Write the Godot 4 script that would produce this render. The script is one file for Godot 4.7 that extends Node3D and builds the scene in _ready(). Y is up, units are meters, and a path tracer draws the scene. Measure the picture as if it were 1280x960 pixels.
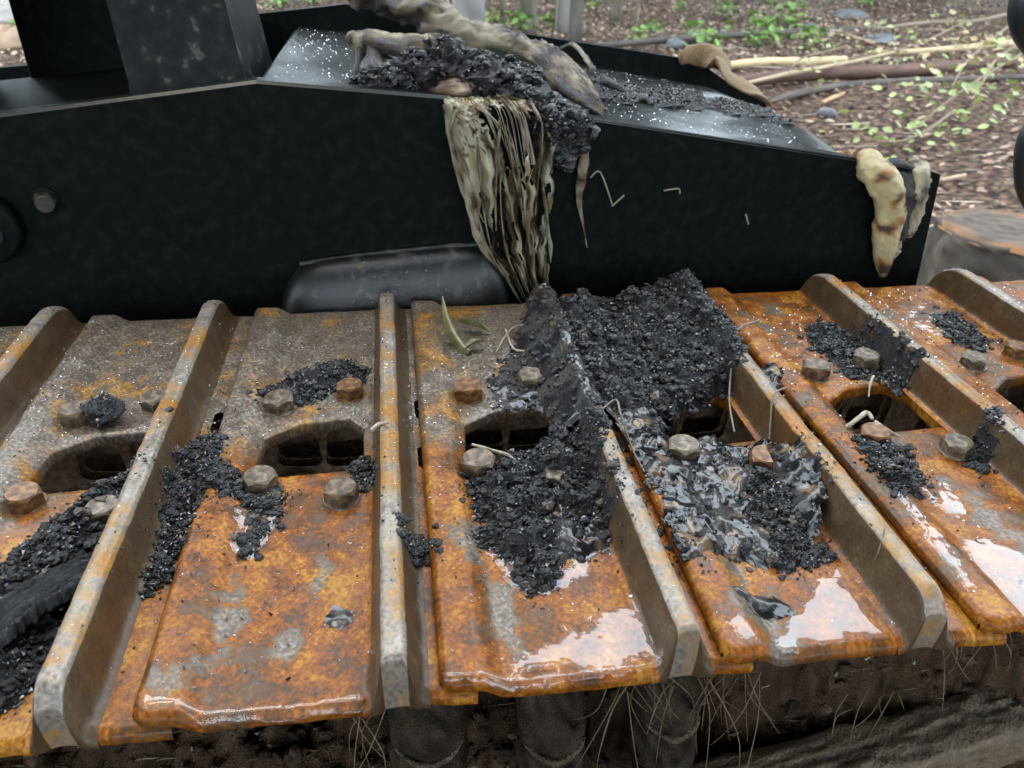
extends Node3D
# A run of single-grouser crawler track with wet rust and charred, melted debris on it, in front of a black steel frame, in a wood clearing.
# y is up, metres; the shoes' upper face is y = 0, their near edge z = 0, their far edge z = -0.6.

var rng := RandomNumberGenerator.new()
var n_low := FastNoiseLite.new()
var n_mid := FastNoiseLite.new()
var n_fine := FastNoiseLite.new()
var names := {}
var M := {}
const PI2 := TAU

# shoe profile, local x; gx shifts the grouser
const LIPS := [-0.6, -0.403, -0.204, -0.006, 0.194, 0.395, 0.594, 0.79]
const GXS := [0.0, -0.012, 0.0, 0.001, -0.012, -0.008, -0.009, -0.008]
const GROUSER := [Vector2(0.1450, 0.0), Vector2(0.1475, 0.0006), Vector2(0.1500, 0.0022), Vector2(0.1520, 0.0052), Vector2(0.1535, 0.010), Vector2(0.1555, 0.020), Vector2(0.1572, 0.030), Vector2(0.1582, 0.0352), Vector2(0.1595, 0.0382), Vector2(0.1618, 0.0398), Vector2(0.1650, 0.0403), Vector2(0.1690, 0.0403), Vector2(0.1722, 0.0398), Vector2(0.1745, 0.0382), Vector2(0.1758, 0.0352), Vector2(0.1768, 0.030), Vector2(0.1785, 0.020), Vector2(0.1805, 0.010), Vector2(0.1822, 0.0052), Vector2(0.1845, 0.0022), Vector2(0.1872, 0.0006), Vector2(0.1900, 0.0)]
const HOLE := [Vector2(0.045, -0.260), Vector2(0.136, -0.264), Vector2(0.135, -0.322), Vector2(0.122, -0.339), Vector2(0.080, -0.335), Vector2(0.049, -0.314)]
const BOLTS := [Vector2(0.053, -0.371), Vector2(0.125, -0.389), Vector2(0.050, -0.240), Vector2(0.123, -0.214)]
const SHOE_WIDE := 0.222


func _ready() -> void:
	rng.seed = 7
	setup_view()
	setup_noise()
	setup_materials()
	build_ground()
	build_trees()
	build_frame()
	build_track()
	build_underneath()
	build_debris()
	build_foam()
	build_small_things()
	build_water()
	build_background_things()


# ------------------------------------------------------------------ camera, sky, sun, exposure
func setup_view() -> void:
	var cam := Camera3D.new()
	cam.name = "camera"
	var yaw := 0.1562
	var pitch := 0.5485
	var roll := 0.0227
	var fwd := Vector3(sin(yaw) * cos(pitch), -sin(pitch), -cos(yaw) * cos(pitch))
	var right := Vector3(cos(yaw), 0, sin(yaw))
	var up := right.cross(fwd)
	var r2 := right * cos(roll) + up * sin(roll)
	var u2 := -right * sin(roll) + up * cos(roll)
	cam.transform = Transform3D(Basis(r2, u2, -fwd), Vector3(-0.0167, 0.451, 0.3379))
	var lens := CameraAttributesPhysical.new()
	lens.frustum_focal_length = 24.2
	lens.frustum_focus_distance = 0.72
	lens.exposure_aperture = 9.5
	lens.frustum_near = 0.02
	lens.frustum_far = 400.0
	cam.attributes = lens
	cam.keep_aspect = Camera3D.KEEP_HEIGHT
	add_child(cam)
	cam.fov = 52.72
	cam.near = 0.02
	cam.far = 400.0
	cam.current = true
	var env := Environment.new()
	env.background_mode = Environment.BG_SKY
	env.tonemap_mode = Environment.TONE_MAPPER_LINEAR
	env.tonemap_exposure = 1.9
	env.sdfgi_enabled = true
	env.ssao_enabled = true
	env.ssil_enabled = true
	var sky := Sky.new()
	var sm := ProceduralSkyMaterial.new()
	sm.sky_top_color = Color(0.90, 0.95, 1.0)
	sm.sky_horizon_color = Color(0.80, 0.87, 0.92)
	sm.sky_curve = 0.15
	sm.sky_energy_multiplier = 2.0
	sm.ground_bottom_color = Color(0.12, 0.11, 0.09)
	sm.ground_horizon_color = Color(0.5, 0.5, 0.48)
	sky.sky_material = sm
	env.sky = sky
	var we := WorldEnvironment.new()
	we.name = "air"
	we.environment = env
	add_child(we)
	var sun := DirectionalLight3D.new()
	sun.name = "sun"
	sun.light_energy = 0.3
	sun.light_color = Color(1.0, 0.97, 0.92)
	sun.light_angular_distance = 25.0
	sun.shadow_enabled = true
	sun.look_at_from_position(Vector3(-2.0, 8.0, -1.5), Vector3.ZERO)
	add_child(sun)


# ------------------------------------------------------------------ naming
func numbered(called: String) -> String:
	if not names.has(called):
		names[called] = 0
		return called
	names[called] += 1
	return "%s_%03d" % [called, names[called]]


func tag(o: Node, label := "", category := "", group := "", kind := "") -> void:
	if label: o.set_meta("label", label)
	if category: o.set_meta("category", category)
	if group: o.set_meta("group", group)
	if kind: o.set_meta("kind", kind)


func thing(called: String, label: String, category: String, at := Vector3.ZERO, group := "") -> Node3D:
	var o := Node3D.new()
	o.name = numbered(called)
	add_child(o)
	o.position = at
	tag(o, label, category, group)
	return o


func part(called: String, mesh: Mesh, mat: Material, parent: Node3D, kind := "") -> MeshInstance3D:
	var o := MeshInstance3D.new()
	o.mesh = mesh
	o.material_override = mat
	var base := called
	var k := 0
	while parent.has_node(NodePath(base)):
		k += 1
		base = "%s_%03d" % [called, k]
	o.name = base
	parent.add_child(o, true)
	if kind: o.set_meta("kind", kind)
	return o


func solo(called: String, mesh: Mesh, mat: Material, label: String, category: String, group := "", kind := "") -> MeshInstance3D:
	var o := MeshInstance3D.new()
	o.mesh = mesh
	o.material_override = mat
	o.name = numbered(called)
	add_child(o)
	tag(o, label, category, group, kind)
	return o


func scatter(called: String, mesh: Mesh, mat: Material, places: Array, colors: Array, parent: Node3D, label := "", category := "") -> MultiMeshInstance3D:
	var mm := MultiMesh.new()
	mm.transform_format = MultiMesh.TRANSFORM_3D
	mm.use_colors = colors.size() > 0
	mm.mesh = mesh
	mm.instance_count = places.size()
	for i in places.size():
		mm.set_instance_transform(i, places[i])
		if colors.size(): mm.set_instance_color(i, colors[i])
	var o := MultiMeshInstance3D.new()
	o.multimesh = mm
	o.material_override = mat
	o.name = numbered(called) if parent == self else called
	parent.add_child(o, true)
	tag(o, label, category, "", "stuff")
	return o


# ------------------------------------------------------------------ noise, materials
func setup_noise() -> void:
	for a in [[n_low, 11, 9.0], [n_mid, 23, 40.0], [n_fine, 37, 160.0]]:
		var n: FastNoiseLite = a[0]
		n.seed = a[1]
		n.noise_type = FastNoiseLite.TYPE_SIMPLEX_SMOOTH
		n.frequency = a[2]
		n.fractal_octaves = 3


func noise_bytes(w: int, h: int, freq: float, oct: int, sd: int, stretch := 1.0) -> PackedByteArray:
	var n := FastNoiseLite.new()
	n.seed = sd
	n.noise_type = FastNoiseLite.TYPE_SIMPLEX_SMOOTH
	n.frequency = freq
	n.fractal_octaves = oct
	var im := n.get_image(w, int(h / stretch), false, false, true)
	if stretch != 1.0: im.resize(w, h, Image.INTERPOLATE_CUBIC)
	im.convert(Image.FORMAT_L8)
	return im.get_data()


func grain_bytes(w: int, h: int, sd: int) -> PackedByteArray:
	# fine isotropic grain: random values, a little coarser than a pixel, over a second octave
	var r := RandomNumberGenerator.new()
	r.seed = sd
	var out := PackedByteArray()
	var parts := []
	for f in [1.6, 3.4]:
		var a := int(w / f)
		var b := int(h / f)
		var raw := PackedByteArray()
		raw.resize(a * b)
		for i in raw.size(): raw[i] = r.randi() & 255
		var im := Image.create_from_data(a, b, false, Image.FORMAT_L8, raw)
		im.resize(w, h, Image.INTERPOLATE_CUBIC)
		parts.append(im.get_data())
	out = parts[0]
	var p1: PackedByteArray = parts[1]
	for i in out.size(): out[i] = (out[i] + p1[i]) >> 1
	return out


func seamless(w: int, freq: float, oct: int, sd: int, kind := FastNoiseLite.TYPE_SIMPLEX_SMOOTH) -> Image:
	var n := FastNoiseLite.new()
	n.seed = sd
	n.noise_type = kind
	n.frequency = freq
	n.fractal_octaves = oct
	var im := n.get_seamless_image(w, w, false, false, 0.15, true)
	im.convert(Image.FORMAT_L8)
	return im


func ramp_texture(im: Image, stops: Array) -> ImageTexture:
	# stops: [at, Color] in sRGB; maps a grey image to colours
	var lut := []
	for i in 256:
		var t := i / 255.0
		var c: Color = stops[0][1]
		for k in range(1, stops.size()):
			if t >= stops[k - 1][0]:
				c = (stops[k - 1][1] as Color).lerp(stops[k][1], clampf((t - stops[k - 1][0]) / (stops[k][0] - stops[k - 1][0]), 0, 1))
		lut.append([int(c.r * 255), int(c.g * 255), int(c.b * 255)])
	var src := im.get_data()
	var out := PackedByteArray()
	out.resize(src.size() * 3)
	for i in src.size():
		var l: Array = lut[src[i]]
		out[i * 3] = l[0]
		out[i * 3 + 1] = l[1]
		out[i * 3 + 2] = l[2]
	return ImageTexture.create_from_image(Image.create_from_data(im.get_width(), im.get_height(), false, Image.FORMAT_RGB8, out))


func tri(m: StandardMaterial3D, scale: float, world := false) -> void:
	m.uv1_triplanar = true
	m.uv1_world_triplanar = world
	m.uv1_scale = Vector3.ONE * scale
	m.uv1_triplanar_sharpness = 4.0


func plain(c: Color, rough: float, metal := 0.0) -> StandardMaterial3D:
	var m := StandardMaterial3D.new()
	m.albedo_color = c.linear_to_srgb()
	m.roughness = rough
	m.metallic = metal
	return m


func vcol(rough: float, relief: Texture2D = null, scale := 20.0, depth := 0.1) -> StandardMaterial3D:
	var m := StandardMaterial3D.new()
	m.vertex_color_use_as_albedo = true
	m.roughness = rough
	if relief:
		m.heightmap_enabled = true
		m.heightmap_texture = relief
		m.heightmap_scale = depth
		tri(m, scale)
	return m


func setup_materials() -> void:
	var im_a := seamless(512, 0.02, 5, 3)
	var im_b := seamless(512, 0.06, 4, 5)
	var im_c := seamless(256, 0.03, 3, 9, FastNoiseLite.TYPE_CELLULAR)
	var t_a := ImageTexture.create_from_image(im_a)
	var t_b := ImageTexture.create_from_image(im_b)
	var t_c := ImageTexture.create_from_image(im_c)
	M.t_a = t_a
	M.t_b = t_b
	M.char = vcol(0.22, t_b, 55.0, 0.10)
	M.char.metallic_specular = 0.5
	M.clod = vcol(0.16, t_b, 1.6, 0.02)
	M.clod.metallic_specular = 0.5
	M.soil_clod = vcol(0.9)
	M.soil_clod.metallic_specular = 0.2
	M.crumb = vcol(0.11)
	M.crumb.metallic_specular = 0.55
	M.grit = vcol(0.6)
	M.film = vcol(0.17)
	M.film.metallic_specular = 0.45
	M.foam = vcol(0.24, t_b, 22.0, 0.22)
	M.mud = vcol(0.9, t_b, 9.0, 0.6)
	M.mud.metallic_specular = 0.2
	M.veg = vcol(0.5)
	M.veg.backlight_enabled = true
	M.veg.backlight = Color(0.25, 0.3, 0.12)
	M.wood = vcol(0.7, t_b, 6.0, 0.15)
	M.thread = vcol(0.5)
	# black paint of the frame, with faint dust
	var bp := StandardMaterial3D.new()
	bp.albedo_texture = ramp_texture(seamless(512, 0.03, 5, 15), [[0.0, Color(0.035, 0.048, 0.047)], [0.55, Color(0.058, 0.070, 0.068)], [0.78, Color(0.085, 0.09, 0.085)], [0.93, Color(0.10, 0.10, 0.092)], [1.0, Color(0.17, 0.165, 0.15)]])
	bp.roughness = 0.42
	bp.metallic_specular = 0.15
	bp.heightmap_enabled = true
	bp.heightmap_texture = t_b
	bp.heightmap_scale = 0.012
	tri(bp, 3.0, true)
	M.paint = bp
	# the wet upper sheet: the same black paint under a film of rain
	var wet: StandardMaterial3D = bp.duplicate()
	wet.roughness = 0.30
	wet.metallic_specular = 0.34
	M.wet = wet
	# the same paint on the housing, rubbed through to bare and rusty steel in patches
	var hump: StandardMaterial3D = bp.duplicate()
	hump.albedo_texture = ramp_texture(seamless(512, 0.014, 6, 27), [[0.0, Color(0.035, 0.048, 0.047)], [0.5, Color(0.07, 0.08, 0.078)], [0.66, Color(0.11, 0.11, 0.105)], [0.78, Color(0.22, 0.21, 0.19)], [0.9, Color(0.28, 0.23, 0.18)], [1.0, Color(0.36, 0.26, 0.16)]])
	hump.roughness = 0.42
	hump.metallic_specular = 0.5
	tri(hump, 4.0, true)
	M.hump = hump
	# bolts: rusty and worn steel
	M.bolts = []
	for k in 3:
		var b := StandardMaterial3D.new()
		var dark: Color = [Color(0.30, 0.25, 0.20), Color(0.33, 0.22, 0.13), Color(0.28, 0.24, 0.20)][k]
		var lite: Color = [Color(0.58, 0.54, 0.46), Color(0.54, 0.38, 0.22), Color(0.52, 0.43, 0.33)][k]
		b.albedo_texture = ramp_texture(seamless(256, 0.02, 5, 40 + k), [[0.0, dark * 0.8], [0.35, dark], [0.75, lite * 0.9], [1.0, lite]])
		b.roughness = 0.34
		b.metallic = 0.3
		b.heightmap_enabled = true
		b.heightmap_texture = t_b
		b.heightmap_scale = 0.03
		tri(b, 16.0)
		M.bolts.append(b)
	var ln := StandardMaterial3D.new()
	ln.albedo_texture = ramp_texture(im_a, [[0.0, Color(0.24, 0.18, 0.13)], [0.5, Color(0.40, 0.32, 0.24)], [1.0, Color(0.56, 0.46, 0.36)]])
	ln.roughness = 0.6
	ln.heightmap_enabled = true
	ln.heightmap_texture = t_b
	ln.heightmap_scale = 0.08
	tri(ln, 9.0)
	M.link = ln
	# thin clear water
	var wa := StandardMaterial3D.new()
	wa.transparency = BaseMaterial3D.TRANSPARENCY_ALPHA
	wa.albedo_color = Color(1, 1, 1, 0.02)
	wa.roughness = 0.03
	wa.metallic_specular = 0.5
	M.water = wa
	# soil
	var soil := StandardMaterial3D.new()
	soil.albedo_texture = ramp_texture(seamless(1024, 0.012, 6, 33), [[0.0, Color(0.13, 0.105, 0.095)], [0.4, Color(0.27, 0.22, 0.195)], [0.62, Color(0.42, 0.34, 0.29)], [0.8, Color(0.48, 0.39, 0.31)], [1.0, Color(0.38, 0.38, 0.25)]])
	soil.roughness = 0.85
	soil.metallic_specular = 0.25
	soil.heightmap_enabled = true
	soil.heightmap_texture = t_a
	soil.heightmap_scale = 2.0
	tri(soil, 1.1, true)
	M.soil = soil
	M.litter_leaf = vcol(0.6)
	M.litter_leaf.metallic_specular = 0.3
	M.post = bp.duplicate()
	M.post.albedo_texture = ramp_texture(seamless(512, 0.02, 6, 61), [[0.0, Color(0.08, 0.09, 0.095)], [0.55, Color(0.12, 0.13, 0.13)], [0.72, Color(0.15, 0.15, 0.145)], [0.82, Color(0.26, 0.24, 0.22)], [1.0, Color(0.40, 0.36, 0.33)]])
	M.post.roughness = 0.42
	M.dark_steel = bp.duplicate()
	M.dark_steel.albedo_texture = ramp_texture(im_a, [[0.0, Color(0.12, 0.11, 0.09)], [1.0, Color(0.26, 0.24, 0.2)]])
	M.dark_steel.metallic_specular = 0.4
	M.rubber = plain(Color(0.012, 0.014, 0.016), 0.35)


# ------------------------------------------------------------------ mesh helpers
func make_mesh(v: PackedVector3Array, idx: PackedInt32Array, uv := PackedVector2Array(), col := PackedColorArray(), outward := Vector3.ZERO) -> ArrayMesh:
	var nr := PackedVector3Array()
	nr.resize(v.size())
	for t in range(0, idx.size(), 3):
		var a := idx[t]
		var b := idx[t + 1]
		var c := idx[t + 2]
		var fn := (v[c] - v[a]).cross(v[b] - v[a])
		nr[a] += fn
		nr[b] += fn
		nr[c] += fn
	if outward != Vector3.ZERO:
		var sum := Vector3.ZERO
		for n in nr: sum += n
		if sum.dot(outward) < 0.0:
			for t in range(0, idx.size(), 3):
				var k := idx[t + 1]
				idx[t + 1] = idx[t + 2]
				idx[t + 2] = k
			for i in nr.size(): nr[i] = -nr[i]
	for i in nr.size(): nr[i] = nr[i].normalized() if nr[i].length_squared() > 0.0 else Vector3.UP
	var arr := []
	arr.resize(Mesh.ARRAY_MAX)
	arr[Mesh.ARRAY_VERTEX] = v
	arr[Mesh.ARRAY_NORMAL] = nr
	arr[Mesh.ARRAY_INDEX] = idx
	if uv.size() == v.size(): arr[Mesh.ARRAY_TEX_UV] = uv
	if col.size() == v.size(): arr[Mesh.ARRAY_COLOR] = col
	var m := ArrayMesh.new()
	m.add_surface_from_arrays(Mesh.PRIMITIVE_TRIANGLES, arr)
	return m


func grid_index(nu: int, nv: int, base := 0) -> PackedInt32Array:
	# nu x nv vertices, row-major in v
	var idx := PackedInt32Array()
	for j in nv - 1:
		for i in nu - 1:
			var a := base + j * nu + i
			idx.append_array([a, a + 1, a + nu + 1, a, a + nu + 1, a + nu])
	return idx


class Buf:
	var v := PackedVector3Array()
	var c := PackedColorArray()
	var i := PackedInt32Array()


func to_mesh(b: Buf) -> ArrayMesh:
	return make_mesh(b.v, b.i, PackedVector2Array(), b.c)


func smooth_path(pts: Array, per: int) -> Array:
	var out := []
	var n := pts.size()
	for k in n - 1:
		var p0: Variant = pts[maxi(k - 1, 0)]
		var p3: Variant = pts[mini(k + 2, n - 1)]
		for s in per:
			var t := float(s) / per
			if pts[0] is Vector3: out.append((pts[k] as Vector3).cubic_interpolate(pts[k + 1], p0, p3, t))
			else: out.append(cubic_interpolate(pts[k], pts[k + 1], p0, p3, t))
	out.append(pts[n - 1])
	return out


func tube(b: Buf, pts: Array, radii: Array, seg: int, col: Callable, rough := 0.0, freq := 40.0, squash := 1.0, flat_dir := Vector3.UP, per := 4) -> void:
	# a closed tube along a smoothed path; squash flattens it along flat_dir; rough bumps the radius by noise
	var P := smooth_path(pts, per)
	var R := smooth_path(radii, per)
	var base := b.v.size()
	var n := P.size()
	for k in n:
		var tan: Vector3 = ((P[mini(k + 1, n - 1)] as Vector3) - P[maxi(k - 1, 0)]).normalized()
		var s := tan.cross(flat_dir)
		if s.length() < 0.05: s = tan.cross(Vector3(0.3, 0.1, 1))
		s = s.normalized()
		var u := s.cross(tan).normalized()
		for a in seg:
			var th := TAU * a / seg
			var dir := s * cos(th) + u * sin(th) * squash
			var p: Vector3 = P[k] + dir * R[k]
			if rough > 0.0:
				var q := p * freq / 40.0
				p += dir.normalized() * R[k] * rough * (n_mid.get_noise_3d(q.x, q.y, q.z) * 1.2 + n_fine.get_noise_3d(q.x, q.y, q.z) * 0.5)
			b.v.append(p)
			b.c.append(col.call(p, float(k) / (n - 1), th))
	for k in n - 1:
		for a in seg:
			var i0 := base + k * seg + a
			var i1 := base + k * seg + (a + 1) % seg
			b.i.append_array([i0, i1, i1 + seg, i0, i1 + seg, i0 + seg])
	for e in [0, n - 1]:
		var ci := b.v.size()
		b.v.append(P[e])
		b.c.append(col.call(P[e], float(e) / (n - 1), 0.0))
		for a in seg:
			var i0: int = base + e * seg + a
			var i1: int = base + e * seg + (a + 1) % seg
			if e == 0: b.i.append_array([ci, i1, i0])
			else: b.i.append_array([ci, i0, i1])


func flat_color(c: Color, vary := 0.25) -> Callable:
	return func(p: Vector3, _t, _a):
		var k := 1.0 + vary * (n_mid.get_noise_3d(p.x, p.y, p.z) + n_fine.get_noise_3d(p.x, p.y, p.z) * 0.6)
		return Color(c.r * k, c.g * k, c.b * k)


func blob(b: Buf, at: Vector3, size: Vector3, rough: float, freq: float, col: Callable, rings := 10, seg := 14, turn := 0.0) -> void:
	# a lumpy closed ball
	var base := b.v.size()
	var bas := Basis(Vector3.UP, turn)
	for j in rings + 1:
		var ph := PI * j / rings
		for a in seg:
			var th := TAU * a / seg
			var d := Vector3(sin(ph) * cos(th), cos(ph), sin(ph) * sin(th))
			var p := at + bas * (d * size)
			var q := p * freq / 40.0
			p += bas * (d * size) * rough * (n_mid.get_noise_3d(q.x, q.y, q.z) * 1.3 + n_fine.get_noise_3d(q.x, q.y, q.z) * 0.7)
			b.v.append(p)
			b.c.append(col.call(p, ph / PI, th))
	for j in rings:
		for a in seg:
			var i0 := base + j * seg + a
			var i1 := base + j * seg + (a + 1) % seg
			b.i.append_array([i0, i1 + seg, i1, i0, i0 + seg, i1 + seg])


func box(b: Buf, lo: Vector3, hi: Vector3, ch: float, c: Color, xf := Transform3D()) -> void:
	# a box with chamfered edges, flat shaded by splitting vertices
	var ctr := (lo + hi) / 2.0
	var h := (hi - lo) / 2.0
	ch = minf(ch, minf(h.x, minf(h.y, h.z)) * 0.9)
	var faces := []
	for ax in 3:
		for s in [-1.0, 1.0]:
			var f := []
			var a1 := (ax + 1) % 3
			var a2 := (ax + 2) % 3
			for k in [[-1, -1], [1, -1], [1, 1], [-1, 1]]:
				var p := Vector3.ZERO
				p[ax] = s * h[ax]
				p[a1] = k[0] * (h[a1] - ch)
				p[a2] = k[1] * (h[a2] - ch)
				f.append(p)
			faces.append(f)
	for ax in 3:
		var a1 := (ax + 1) % 3
		var a2 := (ax + 2) % 3
		for s1 in [-1.0, 1.0]:
			for s2 in [-1.0, 1.0]:
				var f := []
				for e in [-1.0, 1.0]:
					var p := Vector3.ZERO
					p[ax] = e * (h[ax] - ch); p[a1] = s1 * h[a1]; p[a2] = s2 * (h[a2] - ch)
					f.append(p)
				for e in [1.0, -1.0]:
					var p := Vector3.ZERO
					p[ax] = e * (h[ax] - ch); p[a1] = s1 * (h[a1] - ch); p[a2] = s2 * h[a2]
					f.append(p)
				faces.append(f)
	for sx in [-1.0, 1.0]:
		for sy in [-1.0, 1.0]:
			for sz in [-1.0, 1.0]:
				faces.append([Vector3(sx * h.x, sy * (h.y - ch), sz * (h.z - ch)), Vector3(sx * (h.x - ch), sy * h.y, sz * (h.z - ch)), Vector3(sx * (h.x - ch), sy * (h.y - ch), sz * h.z)])
	for f in faces:
		poly(b, f.map(func(p): return xf * (ctr + p)), xf * ctr, c)


func poly(b: Buf, f: Array, inside: Vector3, c: Color) -> void:
	# one flat convex face turned away from the point inside
	var mid := Vector3.ZERO
	for p in f: mid += p / f.size()
	var fn: Vector3 = ((f[2] as Vector3) - f[0]).cross((f[1] as Vector3) - f[0])
	if fn.dot(mid - inside) < 0.0: f.reverse()
	var at := b.v.size()
	for p in f:
		b.v.append(p)
		b.c.append(c)
	for k in range(1, f.size() - 1): b.i.append_array([at, at + k, at + k + 1])


func prism(b: Buf, outline: Array, z0: float, z1: float, c: Color) -> void:
	# an outline in x and y (any shape), given depth from z0 to z1, flat shaded
	var flat := PackedVector2Array()
	for p in outline: flat.append(p)
	var t := Geometry2D.triangulate_polygon(flat)
	var cw := Geometry2D.is_polygon_clockwise(flat)
	for z in [z0, z1]:
		var at := b.v.size()
		for p in flat:
			b.v.append(Vector3(p.x, p.y, z))
			b.c.append(c)
		for k in range(0, t.size(), 3):
			var a := Vector3(flat[t[k]].x, flat[t[k]].y, 0)
			var q := Vector3(flat[t[k + 1]].x, flat[t[k + 1]].y, 0)
			var r := Vector3(flat[t[k + 2]].x, flat[t[k + 2]].y, 0)
			var fz := (r - a).cross(q - a).z
			if (fz > 0.0) == (z == maxf(z0, z1)): b.i.append_array([at + t[k], at + t[k + 1], at + t[k + 2]])
			else: b.i.append_array([at + t[k], at + t[k + 2], at + t[k + 1]])
	for k in flat.size():
		var p := flat[k]
		var q := flat[(k + 1) % flat.size()]
		var n := Vector2(q.y - p.y, p.x - q.x) * (-1.0 if cw else 1.0)
		var mid := (p + q) / 2.0 - n.normalized() * 0.001
		poly(b, [Vector3(p.x, p.y, z0), Vector3(q.x, q.y, z0), Vector3(q.x, q.y, z1), Vector3(p.x, p.y, z1)], Vector3(mid.x, mid.y, (z0 + z1) / 2.0), c)


func hexagon(across: float, tall: float) -> ArrayMesh:
	# a forged bolt head: six flat sides on a thin collar, its upper corners turned off to a round face
	var b := Buf.new()
	var r := across / 2.0 / cos(PI / 6.0)
	var mid := Vector3(0, tall * 0.5, 0)
	var face := []
	var seg := 24
	for k in 6:
		var t0 := TAU * k / 6.0
		var t1 := TAU * (k + 1) / 6.0
		var lo := []
		var hi := []
		var ring := []
		for q in 5:
			var u := q / 4.0
			var p := Vector3(cos(t0), 0, sin(t0)).lerp(Vector3(cos(t1), 0, sin(t1)), u) * r
			var off := absf(u - 0.5) * 2.0
			lo.append(p)
			hi.append(p + Vector3(0, tall * (0.93 - 0.17 * off * off), 0))
			var th := lerpf(t0, t1, u)
			ring.append(Vector3(cos(th), 0, sin(th)) * across * 0.465 + Vector3(0, tall, 0))
		for q in 4:
			poly(b, [lo[q], lo[q + 1], hi[q + 1], hi[q]], mid, Color.WHITE)
			poly(b, [hi[q], hi[q + 1], ring[q + 1], ring[q]], mid, Color.WHITE)
			face.append(ring[q])
	poly(b, face, mid, Color.WHITE)
	for a in seg:
		var c0 := Vector3(cos(TAU * a / seg), 0, sin(TAU * a / seg))
		var c1 := Vector3(cos(TAU * (a + 1) / seg), 0, sin(TAU * (a + 1) / seg))
		poly(b, [c0 * r * 1.08, c1 * r * 1.08, c1 * r * 1.05 + Vector3(0, tall * 0.09, 0), c0 * r * 1.05 + Vector3(0, tall * 0.09, 0)], Vector3.ZERO, Color.WHITE)
		poly(b, [c0 * r * 1.05 + Vector3(0, tall * 0.09, 0), c1 * r * 1.05 + Vector3(0, tall * 0.09, 0), c1 * r * 0.8 + Vector3(0, tall * 0.1, 0), c0 * r * 0.8 + Vector3(0, tall * 0.1, 0)], Vector3.ZERO, Color.WHITE)
	return to_mesh(b)


# a region of a plane given by a signed distance (negative inside), meshed on a grid whose border vertices are drawn onto the outline
func region(x0: float, x1: float, z0: float, z1: float, cell: float, sd: Callable) -> Dictionary:
	var nx := int(ceil((x1 - x0) / cell)) + 1
	var nz := int(ceil((z1 - z0) / cell)) + 1
	var dx := (x1 - x0) / (nx - 1)
	var dz := (z1 - z0) / (nz - 1)
	var d := PackedFloat32Array()
	d.resize(nx * nz)
	for j in nz:
		for i in nx:
			d[j * nx + i] = sd.call(x0 + i * dx, z0 + j * dz)
	var p := PackedVector2Array()
	p.resize(nx * nz)
	var ok := PackedByteArray()
	ok.resize(nx * nz)
	for j in nz:
		for i in nx:
			var k := j * nx + i
			p[k] = Vector2(x0 + i * dx, z0 + j * dz)
			if d[k] <= 0.0:
				ok[k] = 1
			else:
				var near := false
				for oj in range(maxi(j - 1, 0), mini(j + 2, nz)):
					for oi in range(maxi(i - 1, 0), mini(i + 2, nx)):
						if d[oj * nx + oi] <= 0.0: near = true
				if near:
					ok[k] = 2
	for k in nx * nz:
		if ok[k] == 2:
			var q := p[k]
			for it in 2:
				var dd: float = sd.call(q.x, q.y)
				var e := cell * 0.2
				var g := Vector2(sd.call(q.x + e, q.y) - sd.call(q.x - e, q.y), sd.call(q.x, q.y + e) - sd.call(q.x, q.y - e)) / (2.0 * e)
				if g.length() > 0.05: q -= g / maxf(g.length_squared(), 0.3) * dd
			if q.distance_to(p[k]) < cell * 1.6: p[k] = q
			d[k] = 0.0
	var map := PackedInt32Array()
	map.resize(nx * nz)
	map.fill(-1)
	var op := PackedVector2Array()
	var od := PackedFloat32Array()
	var idx := PackedInt32Array()
	for j in nz - 1:
		for i in nx - 1:
			var a := j * nx + i
			var q := [a, a + 1, a + nx + 1, a + nx]
			if ok[q[0]] and ok[q[1]] and ok[q[2]] and ok[q[3]] and (ok[q[0]] == 1 or ok[q[1]] == 1 or ok[q[2]] == 1 or ok[q[3]] == 1):
				for k in q:
					if map[k] < 0:
						map[k] = op.size()
						op.append(p[k])
						od.append(d[k])
				idx.append_array([map[q[0]], map[q[1]], map[q[2]], map[q[0]], map[q[2]], map[q[3]]])
	return {"p": op, "d": od, "i": idx}


func sd_poly(poly_pts: PackedVector2Array, x: float, z: float) -> float:
	var q := Vector2(x, z)
	var best := 1e9
	var inside := false
	var n := poly_pts.size()
	var j := n - 1
	for i in n:
		var a := poly_pts[i]
		var b := poly_pts[j]
		var e := b - a
		var w := q - a
		var h := clampf(w.dot(e) / e.length_squared(), 0.0, 1.0)
		best = minf(best, (w - e * h).length_squared())
		if (a.y > z) != (b.y > z) and x < (b.x - a.x) * (z - a.y) / (b.y - a.y) + a.x: inside = not inside
		j = i
	return -sqrt(best) if inside else sqrt(best)


# ------------------------------------------------------------------ the track
func plate_y(lx: float) -> float:
	return 0.0105 * (1.0 - smoothstep(0.024, 0.046, lx))


func grouser_scale(z: float, k: int) -> float:
	var s := 1.0
	if z < -0.545:
		var t := clampf((-0.545 - z) / 0.055, 0.0, 1.0)
		s = sqrt(maxf(1.0 - t * t * 0.985, 0.0))
	if z > -0.02 and k in [0, 1, 4, 5, 6, 7]:
		var t2 := clampf((z + 0.02) / 0.02, 0.0, 1.0)
		s *= 1.0 - 0.28 * t2 * t2
	return s


func wob(k: int, x: float, z: float) -> float:
	# waviness of the forged plate of shoe k, local x
	return n_low.get_noise_2d(x + k * 3.7, z) * 0.0011 + n_mid.get_noise_2d(x + k * 3.7, z) * 0.00045


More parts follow.
